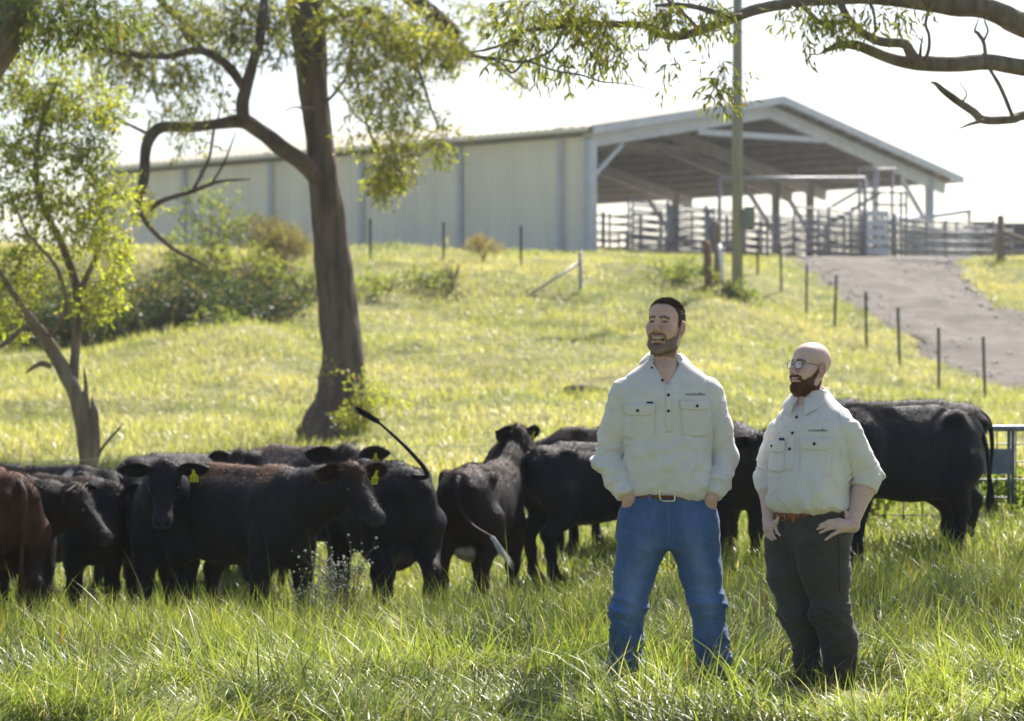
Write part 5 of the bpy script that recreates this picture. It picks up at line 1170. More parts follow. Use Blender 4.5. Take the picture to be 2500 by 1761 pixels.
    for (s_, e_, w_), sd_ in (((sL, eL, wL), 1), ((sR, eR, wR), 2)):
        du, tu = seg_dist(V, s_, e_); df, tf = seg_dist(V, e_, w_); m = (np.minimum(du, df) < .085) & (np.abs(V[:, 0]) > .19); arm = np.maximum(arm, m)
        V = crease(V, N, (e_ - s_) * np.array([1, 1, 1]) + np.array([.12, 0, 0]), .05, 3.2, 50 + sd_, m * (np.exp(-((tu - .95) / .35) ** 2) + .25), .013); V = crease(V, N, (w_ - e_) + np.array([.03, 0, -.05]), .045, 3.0, 60 + sd_, m * (tf > .02) * (tf < .8), .012)
        V = crease(V, N, (.6 * (1 if sd_ == 1 else -1), 0, 1), .07, 3, 55 + sd_, m * (tu < .7), .008)
    V = crease(V, N, (1, 0, .8), .13, 3.0, 171, (1 - arm) * (1 - sstep(1.1, 1.25, V[:, 2])), .016)
    pkz = sstep(.02, .05, np.abs(V[:, 0])) * (1 - sstep(.17, .20, np.abs(V[:, 0]))) * np.exp(-((V[:, 2] - 1.33) / .085) ** 4)
    ss = Surf(V, Q); tor = (1 - arm) * (1 - sstep(1.42, 1.54, V[:, 2])) * (1 - .75 * pkz)
    V = crease(V, N, (1, 0, .55), .11, 4.0, 71, tor * np.interp(V[:, 2], [1, 1.2, 1.45], [1, .7, .4]), .014); V = crease(V, N, (-.5, 0, 1), .075, 3.6, 72, tor * np.interp(V[:, 2], [.98, 1.1, 1.3, 1.45], [1, .8, .4, .3]), .013); V = crease(V, N, (.5, 0, 1), .045, 3.6, 74, tor, .005)
    V = crease(V, N, (.1, 0, 1), .035, 2.5, 73, tor * np.exp(-((V[:, 2] - 1.005) / .03) ** 2), .012); V = relax(V, Q, 1, .15)
    shirt = part('shirt', (V, [Q]), M_shirt, root, world=False); s2 = Surf(V, Q); sx0 = -.006
    part('placket', ss.patch((sx0 - .013, sx0 + .017), lambda t: zV + .01, lambda t: J(0, 1055)[2], 4, 14, .0065, .011), M_shirt, shirt, world=False)
    for py in (966, 1003): part('button', ss.disc(sx0 + .001, J(0, py)[2], .0076, .0135), M_button, shirt, world=False)
    part('button', ss.disc(J(1614, 0)[0], J(0, 930)[2], .0068, .008), M_button, shirt, world=False); part('button', ss.disc(J(1590, 0)[0], J(0, 899)[2], .005, .008), M_button, shirt, world=False)
    for (x0, x1, zt, zm, ze, bx, dd) in ((1524, 1597, 987, 1015, 1006, 1556, -.004), (1655, 1726, 979, 1001, 997, 1695, 0)):
        X0, X1 = J(x0, 0)[0], J(x1, 0)[0]; Zt, Zm, Ze = J(0, zt)[2], J(0, zm)[2], J(0, ze)[2]
        pk_ = part('pocket', ss.patch((X0 + .004, X1 - .002, X0 + .012, X1 - .004), lambda t: Zt - .02, lambda t: J(0, zt + 88)[2] + .012 * (abs(t - .5) * 2) ** 4, 10, 10, .0060, .009), M_shirt, shirt, world=False)
        part('pocket_flap', ss.patch((X0, X1), lambda t: Zt + dd * (1 - t), lambda t: lerp(Ze, Zm, min(1, min(t, 1 - t) * 4.5)) , 14, 6, .0115, .010), M_shirt, pk_, world=False)
        part('button', ss.disc(J(bx, 0)[0], (Zt + Zm) / 2 - .003, .0076, .0165), M_button, pk_, world=False)
    part('woven_label', ss.patch((J(1576, 0)[0], J(1591, 0)[0]), lambda t: J(0, 981)[2], lambda t: J(0, 985)[2], 4, 3, .008, .008), M_label, shirt, world=False)
    V2, F2 = s2.text('number8bio', J(1694, 0)[0], J(0, 963)[2], .0205); link('chest_lettering', mesh('chest_lettering', V2, F2, M_thread, False), shirt)
    Gd = collar((-.012, .022), 0, .073, .070, 1.600, 1.678, 46, .040, .042); part('collar', slab_from(Gd, .006), M_shirt, shirt, world=False, smooth=False)
    for w_, e_ in ((wL, eL), (wR, eR)):
        d = unit(w_ - (e_ + w_) / 2); part('cuff', tube([w_ - d * .045, w_ - d * .02, w_ + d * .012, w_ + d * .012], [.051, .0535, .052, .044], 20, cap=False, rough=.05, flat=.92), M_shirt, shirt, world=False)
    # body
    h = head_frame((-.010, -.012, 1.792), 27, 8, -2, 1.075)
    v = Vol((-.36, -.26, 0), (.36, .26, 1.96), .004)
    v.loft(2, [(.72, 0, 0, .18, .10), (.95, 0, 0, .17, .10), (1.2, 0, 0, .185, .11), (1.42, -.004, 0, .195, .112), (1.49, -.006, .004, .18, .10), (1.54, -.01, .014, .12, .08), (1.60, -.012, .022, .066, .064)], k=.03, ends=.02)
    v.cone((-.012, .026, 1.50), (-.012, .006, 1.70), .068, .062, .03); v.cone((-.012, -.06, 1.48), (-.012, -.035, 1.56), .05, .045, .03)
    v.chain(LL, [.10, .075, .058, .055, .045], .03); v.chain(RL, [.10, .075, .058, .055, .045], .03)
    for s_, e_, w_, sg in ((sL, eL, wL, 1), (sR, eR, wR, -1)):
        v.chain([s_, e_], [.055, .045], .02); v.chain([e_, w_, w_ + unit(w_ - e_) * .03], [.045, .031, .031], .015)
        d = unit(np.array([sg * .25, .22, -1])); k0 = w_ + unit(w_ - e_) * .02 + d * .065
        kn_ = [k0 + np.array([sg * (.03 - .02 * i), -.004 * i, .006 * i]) for i in range(4)]; tp = [k + d * np.array([.07, .078, .072, .055][i]) for i, k in enumerate(kn_)]
        hand(v, w_ + unit(w_ - e_) * .025, kn_, tp, [w_ + d * .03 + np.array([sg * .03, -.015, 0]), w_ + d * .06 + np.array([sg * .05, -.02, 0]), w_ + d * .085 + np.array([sg * .055, -.02, 0])], palm=.022)
    for a in (LL, RL): v.cone(a[-1] + [0, 0, -.05], a[-1] + np.array([0, -.12, -.07]), .035, .03, .02)
    add_head(v, h, smile=1.3, jaw=.016, nose=1.05)
    V, Q = v.surf(); V = relax(V, Q, 1, .35); N = vnormals(V, Q)
    sk = (.58, .385, .315)
    c = paint_head(h, V, sk, (.36, .17, .16), (.06, .046, .04), .52, hair=(.034, .025, .020))
    part('body', (V, [Q]), M_skin, root, col=c, world=False)
    up = h.A[2]; fw = h.A[1]
    hz = h.q(V)[:, 2]
    T, F, cc = strands(V, N, h.hm, 3.2, lambda P: np.interp(h.q(P)[:, 2], [-.05, .03, .07, .1, .12], [.0025, .004, .008, .012, .013]), (.06, .042, .032), g, lambda P, n: n * .5 + up * .3 + fw * np.where(h.q(P)[:, 2:3] > .07, .9, -.2), .0010, .4)
    tag(part('hair', (T, F), M_hairm, root, smooth=False, col=cc, world=False), kind='stuff')
    T, F, cc = strands(V, N, h.bm, 3.0, .0032, (.06, .045, .036), g, lambda P, n: n * .5 - up * .8, .0006)
    tag(part('beard', (T, F), M_hairm, root, smooth=False, col=cc, world=False), kind='stuff')
    teeth(h, root, .027, 1.0)
    for a, nm in ((LL, 1), (RL, 2)): boot(a[-1], root, a[-1][0] * .35)
    return root
def teeth(h, root, hw, amount):
    rows = []
    for x in np.linspace(-hw, hw, 15):
        yy = .0845 - 13 * x * x - (.0045 if amount < .9 else 0); zt = h.mz - .001 + .005 * (abs(x) / hw) ** 2; zb = lerp(h.mz, h.lz, .66) + .006 * (abs(x) / hw) ** 2
        rows.append([h.w(x, yy, lerp(zt, zb, u)) for u in (0, .5, 1)])
    Gd = np.array(rows); part('teeth', slab_from(Gd, .003), M_teeth, root, world=False)
def boot(a, root, toe):
    a = np.array(a); v = Vol(a + [-.12, -.26, -.10], a + [.12, .12, .06], .008)
    v.cone(a + [0, .01, .02], a + [0, .015, -.045], .055, .05, .03); v.cone(a + [0, .02, -.055], a + [toe * .3, -.15, -.065], .042, .038, .03); v.ell(a + [toe * .3, -.16, -.065], (.045, .06, .032), .03)
    v.op(lambda x, y, z: (a[2] - .088) - z, a + [-.2, -.3, -.2], a + [.2, .2, -.08], .004, '&')
    V, Q = v.surf(); part('boot', (V, [Q]), M_boot, root, world=False)
tall_man()

# ============================ bald man with glasses
def bald_man():
    px0, Gp, Y0 = 1990., 1690., 11.8
    base = Vector(((px0 - 1250) / PPM, Y0, CAM_Z - (Gp - HORIZON) / PPM))
    root = thing('person', 'bald man with ginger beard and glasses, pale shirt, dark trousers, hands on hips', 'person', base)
    J = lambda px, py, y=0.: np.array([(px - px0) / PPM, y, (Gp - py) / PPM])
    g = np.random.default_rng(92); YW = R(-35); fwd = np.array([-math.sin(R(35)), -math.cos(R(35)), 0]); lat = np.array([math.cos(R(35)), -math.sin(R(35)), 0])
    # trousers
    v = Vol((-.30, -.30, .03), (.26, .30, .95), .005)
    v.loft(2, [(.70, -.02, 0, .19, .125), (.78, -.02, 0, .208, .150), (.86, -.016, 0, .195, .150), (.90, -.015, 0, .188, .143)], k=.03, yaw=YW, n=2.3, ends=.01)
    NL = [J(2000, 1318, -.05), J(2010, 1400, -.075), J(2022, 1482, -.085), J(2044, 1555, -.05), J(2051, 1645, -.03)]; FL = [J(1935, 1330, .05), J(1926, 1405, .03), J(1946, 1480, .02), J(1971, 1552, .05), J(1979, 1645, .07)]
    v.chain(NL, [.142, .112, .084, .084, .075], .03); v.chain(FL, [.125, .096, .078, .070, .064], .03)
    V, Q = v.surf(); N = vnormals(V, Q); V = V + N * ((fbm(V * 8, 23, 3) - .5) * .016)[:, None]
    kn = np.exp(-((V[:, 2] - .37) / .08) ** 2) + .5 * np.exp(-((V[:, 2] - .2) / .08) ** 2)
    V = crease(V, N, (.35, 0, 1), .05, 3.0, 35, kn, .020); V = crease(V, N, (-.3, 0, 1), .05, 3.2, 36, np.exp(-((V[:, 2] - .66) / .12) ** 2), .010); V = crease(V, N, (.6, 0, 1), .06, 3.2, 38, kn * .5 + .35, .012); V = crease(V, N, (-.2, 0, 1), .032, 3.2, 39, kn * .6 + .25, .008)
    tr = part('trousers', (V, [Q]), M_moleskin, root, world=False); ts = Surf(V, Q)
    M_seam = pmat('trouser_seam', (.028, .027, .026), (.036, .034, .032), rough=.9)
    pts = [ts.hit(J(px, 0)[0], J(0, py)[2]) for px, py in ((1958, 1268), (1962, 1280), (1972, 1290), (1990, 1297), (2015, 1300), (2030, 1299))]; part('pocket_edge', tube([p + n * .002 for p, n in pts], .003, 5), M_seam, tr, world=False)
    pts = [ts.hit(J(px, 0)[0], J(0, py)[2]) for px, py in ((1908, 1275), (1910, 1310), (1916, 1345), (1925, 1360))]; part('fly_seam', tube([p + n * .001 for p, n in pts], .003, 5), M_seam, tr, world=False)
    pts = [ts.hit(J(px, 0)[0], J(0, py)[2]) for px, py in ((2034, 1305), (2036, 1350), (2037, 1400), (2038, 1440))]; part('side_seam', tube([p + n * .0005 for p, n in pts], .0025, 5), M_seam, tr, world=False)
    belt_vf = ring(.876, -.016, 0, .189, .146, YW, .038, .006, tilt=.10); belt = part('belt', belt_vf, M_belt2, root, world=False); bs = Surf(belt_vf[0], np.concatenate(belt_vf[1]))
    for px, py in ((1947, 1263), (2045, 1243)):
        p, n = bs.hit(J(px, 0)[0], J(0, py)[2]); a = math.atan2(n[0], -n[1]); part('belt_loop', box(p + n * .003, (.014, .007, .062), Matrix.Rotation(a, 3, 'Z')), M_moleskin, belt, smooth=False, world=False)
    p, n = bs.hit(J(1906, 0)[0], J(0, 1257)[2]); s_ = unit(np.cross([0, 0, 1.], n)); bk = p + n * .006
    part('buckle', tube([bk + s_ * (.024 * a) + np.array([0, 0, .024 * b]) for a, b in ((-1, -1), (1, -1), (1.05, 0), (1, 1), (-1, 1), (-1.05, 0), (-1, -1))], .004, 7), pmat('dull_buckle', (.2, .19, .18), (.3, .28, .26), rough=.3, metal=1), belt, world=False)
    p, n = bs.hit(J(1932, 0)[0], J(0, 1261)[2]); a = math.atan2(n[0], -n[1]); part('keeper', box(p + n * .003, (.018, .006, .044), Matrix.Rotation(a, 3, 'Z')), M_belt2, belt, smooth=False, world=False)
    # shirt
    sN, eN = J(2058, 1046, -.11), J(2114, 1160, -.06); wN = J(2070, 1277, -.15); sF, eF, wF = J(1908, 1052, .10), J(1882, 1168, .12), J(1878, 1272, .015)
    cN = eN + (wN - eN) * .22; cF = eF + (wF - eF) * .28
    v = Vol((-.36, -.34, .85), (.40, .32, 1.52), .0042)
    v.chain([sN, (sN + eN) / 2, eN, cN], [.057, .062, .063, .062], .035); v.chain([sF, (sF + eF) / 2, eF, cF], [.058, .058, .055, .052], .035)
    for e_, c_, w_ in ((eN, cN, wN), (eF, cF, wF)):
        d = unit(w_ - e_); v.op(lambda x, y, z, d=d, c_=c_: -(((x - c_[0]) * d[0] + (y - c_[1]) * d[1] + (z - c_[2]) * d[2]) - .01), c_ - .1, c_ + .1, .004, '-')
    bc = lambda f: (fwd[0] * f, fwd[1] * f)
    st = [(.885, .188, .146, 0), (.905, .205, .172, .018), (.95, .212, .182, .028), (1.05, .208, .172, .022), (1.16, .212, .155, .01), (1.24, .214, .145, .002), (1.31, .210, .128, -.005), (1.355, .198, .112, -.010), (1.395, .150, .094, -.014), (1.43, .100, .080, -.012), (1.455, .076, .072, -.010), (1.475, .070, .069, -.010)]
    v.loft(2, [(z, lerp(-.018, -.012, (z - .88) / .5) + fwd[0] * f, fwd[1] * f, rx * .95, ry * .97) for z, rx, ry, f in st], k=.009, yaw=YW, n=2.3, ends=.008)
    nk = np.array([-.030, .012, 1.44]); v.cone(nk - [0, 0, .06], nk + [0, 0, .15], .064, .064, .006, '-')
    V, Q = v.surf(); V = relax(V, Q, 3, .5); N = vnormals(V, Q); V = V + N * ((fbm(V * 6, 33, 3) - .5) * .018)[:, None]
    arm = np.zeros(len(V))
    for i, (s_, e_, c_) in enumerate(((sN, eN, cN), (sF, eF, cF))):
        du, tu = seg_dist(V, s_, c_); tc = np.array([-.018, 0, 0]); m = (du < .10) & ((V[:, 0] > .10) if i == 0 else (V[:, 0] < -.165)); arm = np.maximum(arm, m)
        V = crease(V, N, (e_ - s_) + np.array([.10 * (1 - 2 * i), 0, 0]), .055, 3.4, 80 + i, m * (.35 + .75 * np.exp(-((tu - .75) / .3) ** 2)), .012); V = crease(V, N, (-.7, 0, 1), .07, 3.0, 84 + i, m * (tu < .7), .009)
    pkz = np.exp(-((V[:, 2] - 1.14) / .09) ** 4)
    ss = Surf(V, Q); tor = (1 - arm) * (1 - sstep(1.30, 1.41, V[:, 2])) * (1 - .7 * pkz)
    V = crease(V, N, (1, 0, .5), .08, 4.0, 91, tor * np.interp(V[:, 2], [.9, 1.05, 1.2, 1.36], [1.1, .9, .5, .3]), .015); V = crease(V, N, (-.6, 0, 1), .075, 3.6, 92, tor * np.interp(V[:, 2], [.9, 1.1, 1.36], [.9, .8, .3]), .014)
    V = crease(V, N, (1, 0, .15), .04, 2.5, 93, tor * np.exp(-((V[:, 2] - .915) / .03) ** 2), .014); V = crease(V, N, (.5, 0, 1), .045, 3.6, 94, tor, .005); V = relax(V, Q, 1, .15)
    shirt = part('shirt', (V, [Q]), M_shirt2, root, world=False); s2 = Surf(V, Q)
    pl = [(1936, 1000), (1926, 1055), (1919, 1110), (1914, 1146)]
    part('placket', ss.patch((J(1931, 0)[0], J(1945, 0)[0], J(1911, 0)[0], J(1929, 0)[0]), lambda t: J(0, 985)[2], lambda t: J(0, 1147)[2], 4, 18, .0065, .011), M_shirt2, shirt, world=False)
    for px, py in ((1946, 1020), (1935, 1058), (1927, 1096)): part('button', ss.disc(J(px - 3, 0)[0], J(0, py)[2], .0076, .0135), M_button, shirt, world=False)
    for (x0, x1, zt, zm, ze, bx, by, dp) in ((1884, 1914, 1078, 1106, 1098, 1889, 1090, 75), (1945, 2021, 1070, 1098, 1090, 1979, 1083, 92)):
        X0, X1 = J(x0, 0)[0], J(x1, 0)[0]; Zt, Zm, Ze = J(0, zt)[2], J(0, zm)[2], J(0, ze)[2]
        pk_ = part('pocket', ss.patch((X0 + .003, X1 - .003, X0 - .012, X1 - .012), lambda t: Zt - .02, lambda t: J(0, zt + dp)[2] + .012 * (abs(t - .5) * 2) ** 4, 10, 10, .0060, .009), M_shirt2, shirt, world=False)
        part('pocket_flap', ss.patch((X0, X1), lambda t: Zt, lambda t: lerp(Ze, Zm, min(1, min(t, 1 - t) * 4.5)), 14, 6, .0115, .010), M_shirt2, pk_, world=False)
        part('button', ss.disc(J(bx, 0)[0], J(0, by)[2], .0076, .0165), M_button, pk_, world=False)
    part('woven_label', ss.patch((J(1902, 0)[0], J(1912, 0)[0]), lambda t: J(0, 1070)[2], lambda t: J(0, 1075)[2], 4, 3, .008, .008), M_label, shirt, world=False)
    V2, F2 = s2.text('number8bio', J(1987, 0)[0], J(0, 1050)[2], .018); link('chest_lettering', mesh('chest_lettering', V2, F2, M_thread, False), shirt)
    Gd = collar((nk[0], nk[1] - .0), YW, .074, .072, 1.432, 1.492, 13, .050, .030); part('collar', slab_from(Gd, .006), M_shirt2, shirt, world=False, smooth=False)
    for e_, c_, w_, r_ in ((eN, cN, wN, .066), (eF, cF, wF, .054)):
        d = unit(w_ - e_); part('rolled_cuff', tube([c_ - d * .075, c_ - d * .068, c_ - d * .03, c_ + d * .010, c_ + d * .016, c_ + d * .012], [r_ - .004, r_ + .004, r_ + .004, r_ + .003, r_ - .002, r_ - .014], 22, cap=False, rough=.06, seed=3), M_shirt2, shirt, world=False)
    # body
    h = head_frame((-.024, .0, 1.588), 57, 7, 0, 1.0)
    v = Vol((-.32, -.32, 0), (.36, .30, 1.74), .004)
    v.loft(2, [(.72, -.02, 0, .17, .11), (.9, -.016, 0, .165, .115), (1.1, -.015, -.01, .18, .125), (1.28, -.012, 0, .18, .115), (1.35, -.014, .005, .15, .095), (1.40, -.02, .01, .10, .08), (1.44, -.028, .012, .062, .062)], k=.03, yaw=YW, ends=.02)
    v.cone((-.030, .014, 1.36), (-.026, .012, 1.52), .064, .061, .03)
    v.chain(NL, [.11, .085, .062, .058, .045], .03); v.chain(FL, [.10, .075, .058, .052, .042], .03)
    def on(px, py, off): p, n = ts.hit(J(px, 0)[0], J(0, py)[2]); return p + n * off
    v.chain([sN, eN], [.058, .05], .02); fN = eN + (wN - eN) * .35; v.chain([eN, fN, wN], [.05, .050, .030], .02)
    kN = [on(2033, 1266, .012), on(2030, 1275, .013), on(2032, 1284, .013), on(2037, 1292, .012)]
    tN = [on(1990, 1279, .008), on(1985, 1287, .007), on(1990, 1296, .007), on(2003, 1311, .008)]; mN = [on(2011, 1268, .012), on(2008, 1277, .012), on(2010, 1287, .012), on(2018, 1300, .012)]
    wN2 = on(2064, 1283, .024)
    v.cone(wN, wN2, .030, .027, .015); hand(v, wN2, kN, tN, [wN2 + np.array([-.01, .0, .02]), on(2052, 1258, .012), on(2051, 1244, .010)], mids=mN)
    v.chain([sF, eF], [.052, .045], .02); fF = eF + (wF - eF) * .35; v.chain([eF, fF, wF], [.045, .045, .029], .02)
    def onF(px, py, y): return J(px, py, y)
    kF = [onF(1890, 1280, -.035), onF(1880, 1287, -.028), onF(1873, 1291, -.016), onF(1868, 1292, .0)]; mF = [onF(1894, 1298, -.055), onF(1884, 1304, -.045), onF(1877, 1307, -.03), onF(1872, 1307, -.012)]; tF = [onF(1900, 1305, -.075), onF(1890, 1314, -.062), onF(1884, 1317, -.046), onF(1880, 1316, -.028)]
    hand(v, wF, kF, tF, [wF + np.array([.02, -.03, -.01]), onF(1893, 1274, -.05), onF(1897, 1262, -.062)], mids=mF)
    for a in (NL, FL): v.cone(a[-1] + [0, 0, -.05], a[-1] + np.array([-.06, -.10, -.07]), .035, .03, .02)
    add_head(v, h, smile=1.0, jaw=.0, wide=1.02, nose=1.05)
    V, Q = v.surf(); V = relax(V, Q, 1, .35); N = vnormals(V, Q)
    c = paint_head(h, V, (.60, .43, .375), (.48, .25, .22), (.15, .075, .05), .7, hair=None, brow=(.07, .045, .03), beard_full=True)
    body = part('body', (V, [Q]), M_skin, root, col=c, world=False)
    up, fw = h.A[2], h.A[1]
    T, F, cc = strands(V, N, h.bm, 4.0, lambda P: np.interp(h.q(P)[:, 2], [-.14, -.1, -.06, 0], [.016, .012, .007, .004]), (.19, .092, .058), g, lambda P, n: n * .5 - up * .75 + fw * .15, .0011, .22)
    tag(part('beard', (T, F), M_hairm, root, smooth=False, col=cc, world=False), kind='stuff')
    teeth(h, root, .022, .8)
    # glasses
    gl = part('glasses', tube([h.w(-.011, .109, .006), h.w(-.006, .113, .010), h.w(.006, .113, .010), h.w(.011, .109, .006)], .0016, 6), M_dark, root, world=False)
    lm, n, b = newmat('spectacle_lens'); out = n.nodes['Material Output']; tb = n.nodes.new('ShaderNodeBsdfTransparent'); gb_ = n.nodes.new('ShaderNodeBsdfGlossy'); gb_.inputs['Roughness'].default_value = .03; gb_.inputs['Color'].default_value = (.8, .88, 1, 1); mx = n.nodes.new('ShaderNodeMixShader'); mx.inputs[0].default_value = .26
    n.links.new(tb.outputs[0], mx.inputs[1]); n.links.new(gb_.outputs[0], mx.inputs[2]); n.links.new(mx.outputs[0], out.inputs[0])
    M_rim = pmat('clear_brown_rim', (.07, .05, .04), (.12, .09, .07), rough=.25)
    for s in (1, -1):
        th = np.linspace(0, 2 * np.pi, 25)
        def lp(t, k=1.0): a = abs(math.cos(t)) ** .8 * math.copysign(1, math.cos(t)) * .0225 * k; bz = math.sin(t) * (.0205 if math.sin(t) < 0 else .0175) * k; return h.w(s * .0345 + a, .1085 - .25 * (abs(s * .0345 + a) - .012), -.002 + bz)
        part('rim', tube([lp(t) for t in th], .0017, 6, cap=False), M_rim, gl, world=False)
        C0 = h.w(s * .0345, .1045, -.002); Vl = np.array([C0] + [lp(t, .97) for t in th[:-1]]); Fl = np.array([[0, 1 + i, 1 + (i + 1) % 24] for i in range(24)])
        part('lens', (Vl, [Fl]), lm, gl, world=False)
        part('temple_arm', tube([h.w(s * .057, .1025, .006), h.w(s * .070, .092, .006), h.w(s * .080, .03, .004), h.w(s * .083, -.012, .006), h.w(s * .080, -.03, -.01)], .0017, 6), M_rim, gl, world=False)
    # ring and wrist cord
    part('wedding_ring', tube([mN[2] * .5 + kN[2] * .5 + .0102 * (np.array([0, math.cos(t), math.sin(t)])) for t in np.linspace(0, 2 * np.pi, 13)], .0018, 6, cap=False), pmat('silver_ring', (.7, .68, .64), rough=.2, metal=1), root, world=False)
    part('wrist_cord', tube([wN + .0315 * (unit(np.cross(wN - eN, [0, 1, 0])) * math.cos(t) + unit(np.cross(np.cross(wN - eN, [0, 1, 0]), wN - eN)) * math.sin(t)) for t in np.linspace(0, 2 * np.pi, 17)], .003, 6, cap=False), pmat('dark_cord', (.06, .03, .03), rough=.8), root, world=False)
    for a in (NL, FL): boot(a[-1], root, -.3)
    return root
bald_man()
# ------------------------------------------------------------- grass
M_grass = leafmat('grass_blade', trans=.5, rough=.42, spec=.4, tboost=(1.1, 1.15, .55))
def blades(n, x, y, L, W, segs, g, lean=.35, curl=1.1, cols=None, name='grass', label='', z=None, heading=None):
    z = ground_z(x, y) - .01 if z is None else z; hd = g.uniform(0, 2 * np.pi, n) if heading is None else heading
    a0 = np.abs(g.normal(0, lean, n)); a1 = np.abs(g.normal(curl, curl * .5, n)); tw = g.normal(0, .5, n)
    dh = np.stack([np.cos(hd), np.sin(hd), 0 * hd], 1); sd = np.stack([-np.sin(hd + tw), np.cos(hd + tw), 0 * hd], 1)
    p = np.stack([x, y, z], 1); V = []; k = 0
    for i in range(segs + 1):
        t = i / segs; wt = (W * (1 - t ** 1.8) * (.75 + .9 * t * (1 - t)))[:, None]
        if i < segs: V += [p - sd * wt / 2, p + sd * wt / 2]
        else: V += [p]
        a = a0 + a1 * (t + .5 / segs); p = p + (dh * np.sin(a)[:, None] + np.array([0, 0, 1.]) * np.cos(a)[:, None]) * (L / segs)[:, None]
        p[:, 2] = np.maximum(p[:, 2], z + .012)
    m = 2 * segs + 1; VV = np.stack(V, 1).reshape(-1, 3); b = np.arange(n)[:, None] * m; F = []
    for i in range(segs - 1): F.append(b + np.array([[2 * i, 2 * i + 1, 2 * i + 3, 2 * i + 2]]))
    T = b + np.array([[2 * segs - 2, 2 * segs - 1, 2 * segs]])
    fs = ([np.concatenate(F)] if F else []) + [T]
    o = link(name, mesh(name, VV, fs, M_grass, True, np.repeat(cols, m, 0))); tag(o, label, 'grass', kind='stuff')
def gcols(x, y, g, a, b, straw, ps, rust=.002):
    P = np.stack([x, y, 0 * x], 1); f = np.clip(fbm(P * 1.3, 77, 3) * 1.6 - .3 + g.normal(0, .22, len(x)), 0, 1)[:, None]
    c = np.array(a) * (1 - f) + np.array(b) * f
    m = g.random(len(x)) < ps; c[m] = np.array(straw) * g.uniform(.7, 1.15, (m.sum(), 1)); m = g.random(len(x)) < rust; c[m] = np.array([.30, .12, .03])
    return c
def field(n, y0, y1, g, wd=.232, off=.3):
    y = np.sqrt(g.uniform(y0 ** 2, y1 ** 2, n)); x = g.uniform(-1, 1, n) * (wd * y + off); return x, y
g = np.random.default_rng(21)
G1, G2, STR = (.085, .12, .032), (.31, .36, .08), (.47, .42, .26)
x, y = field(125000, 9.9, 15.6, g); P = np.stack([x, y, 0 * x], 1)
tus = fbm(P * 2.1, 61, 2); keep = g.random(len(x)) < .35 + 1.0 * sstep(.35, .6, tus); x, y, tus = x[keep], y[keep], tus[keep]
# trodden patch round the men's boots
for bx, by in ((.76, 11.7), (1.5, 11.7)):
    d = np.hypot((x - bx) / .5, (y - by) / .45); k_ = (d > 1) | (g.random(len(x)) < .35); x, y, tus = x[k_], y[k_], tus[k_]
n = len(x); L = g.uniform(.12, .30, n) * (.5 + 1.1 * sstep(.3, .65, tus)); lng = g.random(n) < .03; L[lng] *= 1.6
hd = (fbm(np.stack([x, y, 0 * x], 1) * .9, 66, 2) * 4 * np.pi) + g.normal(0, .9, n)
blades(n, x, y, L, g.uniform(.0048, .0108, n), 5, g, .6, 1.9, gcols(x, y, g, G1, G2, STR, .10), 'grass', 'long lush green grass in the foreground', heading=hd)
x, y = field(64000, 15.4, 25.5, g); n = len(x)
L = g.uniform(.10, .30, n) * (.6 + .8 * fbm(np.stack([x, y, 0 * x], 1) * .9, 62, 2)); blades(n, x, y, L, g.uniform(.007, .014, n), 3, g, .4, 1.0, gcols(x, y, g, (.09, .125, .035), (.29, .32, .08), STR, .08), 'grass', 'green grass around the feet of the herd')
x, y = field(9000, 13.0, 16.2, g); n = len(x)
blades(n, x, y, g.uniform(.24, .46, n), g.uniform(.006, .011, n), 5, g, .3, .9, gcols(x, y, g, (.13, .17, .04), (.34, .37, .08), STR, .08, .008), 'grass', 'taller grass blades along the lip before the herd')
x, y = field(300000, 25, 86, g, .235, .6); P = np.stack([x, y, 0 * x], 1); pat = fbm(P * .55, 63, 3)
keep = ~on_road(x, y) & (g.random(len(x)) < .25 + 1.1 * pat); x, y, pat = x[keep], y[keep], pat[keep]; n = len(x)
ps = fbm(np.stack([x, y, 0 * x], 1) * .23 + 3, 64, 3)
c = gcols(x, y, g, (.29, .30, .095), (.42, .405, .15), (.48, .43, .26), .08); dry = (sstep(.5, .62, ps) * .75)[:, None]; c = c * (1 - dry) + np.array([.52, .45, .24]) * dry * g.uniform(.8, 1.1, (n, 1))
dk = (sstep(.56, .68, fbm(np.stack([x, y, 0 * x], 1) * .75 + 31, 68, 3)) * .65)[:, None]; c = c * (1 - dk) + np.array([.10, .14, .04]) * dk
tk = np.exp(-((y - (42 + .75 * (x + 2.2) + .5 * np.sin(x))) / .45) ** 2) * ((x > -3) & (x < 3.2)); c = c * (1 - .6 * tk[:, None]) + np.array([.30, .21, .13]) * .6 * tk[:, None]
blades(n, x, y, g.uniform(.10, .30, n) * (.4 + 1.1 * pat) * (1 - .6 * tk), g.uniform(.010, .022, n), 2, g, .4, 1.0, c, 'grass', 'pale yellow-green grass covering the hill')
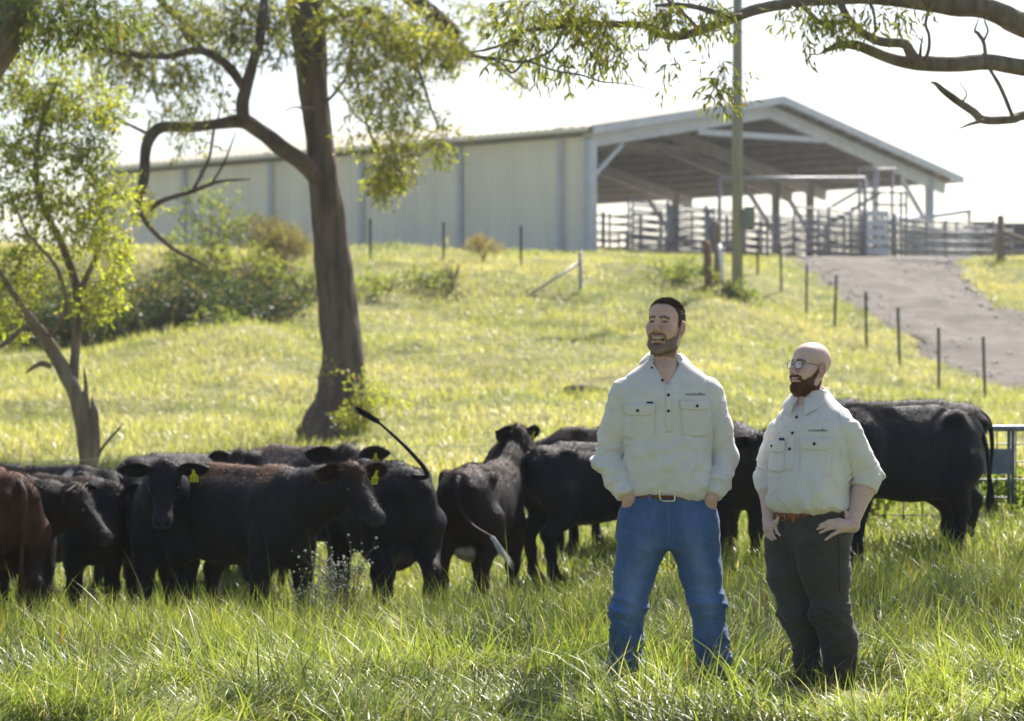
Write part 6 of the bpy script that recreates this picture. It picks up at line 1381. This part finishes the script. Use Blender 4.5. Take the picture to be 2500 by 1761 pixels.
# fleabane-like weed in front of the herd
wd = Vector(((915 - 1250) / LENS_PX * 14.9, 14.9, 0)); wd.z = gz(wd.x, wd.y)
wt = thing('flowering_weed', 'dry grey flowering weed with small white seed heads before the herd', 'weed', wd)
gs = np.random.default_rng(5); st, hd_ = [], []
def grow(p, d, L, r, lev):
    e = p + d * L; st.append(tube([p, (p + e) / 2 + gs.normal(0, L * .06, 3), e], [r, r * .8, r * .6], 5))
    if lev == 0: hd_.append(e); return
    for k in range(gs.integers(3, 5)):
        dd = unit(d + gs.normal(0, .42, 3) + np.array([0, -.0, .05])); grow(p + d * L * gs.uniform(.45, 1), dd, L * gs.uniform(.45, .75), r * .6, lev - 1)
for k in range(8): grow(np.array(wd), unit(np.array([-.45 + gs.normal(0, .3), gs.normal(0, .2), 1])), .36, .004, 3)
part('stem', join(*st), pmat('dry_stem', (.16, .15, .08), (.24, .22, .13), rough=.9), wt)
o = part('seed_heads', join(*[ball(e, gs.uniform(.004, .010), 6, 4) for e in hd_]), pmat('seed_fluff', (.26, .25, .17), (.55, .53, .45), scale=40, rough=.9), wt); tag(o, kind='stuff')
# broad-leaved weeds on the flat behind the herd
kx = g.uniform(-5, 5, 60); ky = g.uniform(22, 27, 60)
fx = g.uniform(2.9, 5.0, 16)
(V, F, c), _ = spray([((a, b, gz(a, b) + .14), (.35, .3, .16), 26) for a, b in zip(kx, ky)] + [((a, 21.15, gz(a, 21) + .22), (.22, .08, .26), 26) for a in fx], leaf=(.07, .04), cols=((.09, .13, .03), (.26, .30, .07)), per=5, droop=0, seed=88, sprig=.1)
o = link('broadleaf_weeds', mesh('broadleaf_weeds', V, F, M_leaf, False, c)); tag(o, 'low broad-leaved weeds on the flat behind the herd', 'weeds', kind='stuff')
# fallen log on the hillside behind the tall man
a, b = at(1385, 985, 43), at(1500, 925, 44.5); a.z = gz(a.x, a.y) + .05; b.z = gz(b.x, b.y) + .12
V, F = tube([a, a.lerp(b, .4) + Vector((0, 0, .06)), a.lerp(b, .7), b], [.09, .08, .05, .02], 8, rough=.3); tag(link('fallen_branch', mesh('fallen_branch', V, F, M_bark2)), 'pale fallen branch lying in the hillside grass left of the tall man', 'branch')

# thin backlit haze over the whole farm
hz = box((0, 2480, 10.5), (6600, 5300, 23.)); ho = link('haze', mesh('haze', hz[0], hz[1], None, False)); tag(ho, kind='stuff')
hm_ = bpy.data.materials.new('haze'); hm_.use_nodes = True; hn = hm_.node_tree; hn.nodes.clear()
pv = hn.nodes.new('ShaderNodeVolumePrincipled'); pv.inputs['Density'].default_value = .0003; pv.inputs['Color'].default_value = (.92, .94, 1, 1); pv.inputs['Anisotropy'].default_value = .45
ot = hn.nodes.new('ShaderNodeOutputMaterial'); hn.links.new(pv.outputs[0], ot.inputs['Volume']); ho.data.materials.append(hm_)
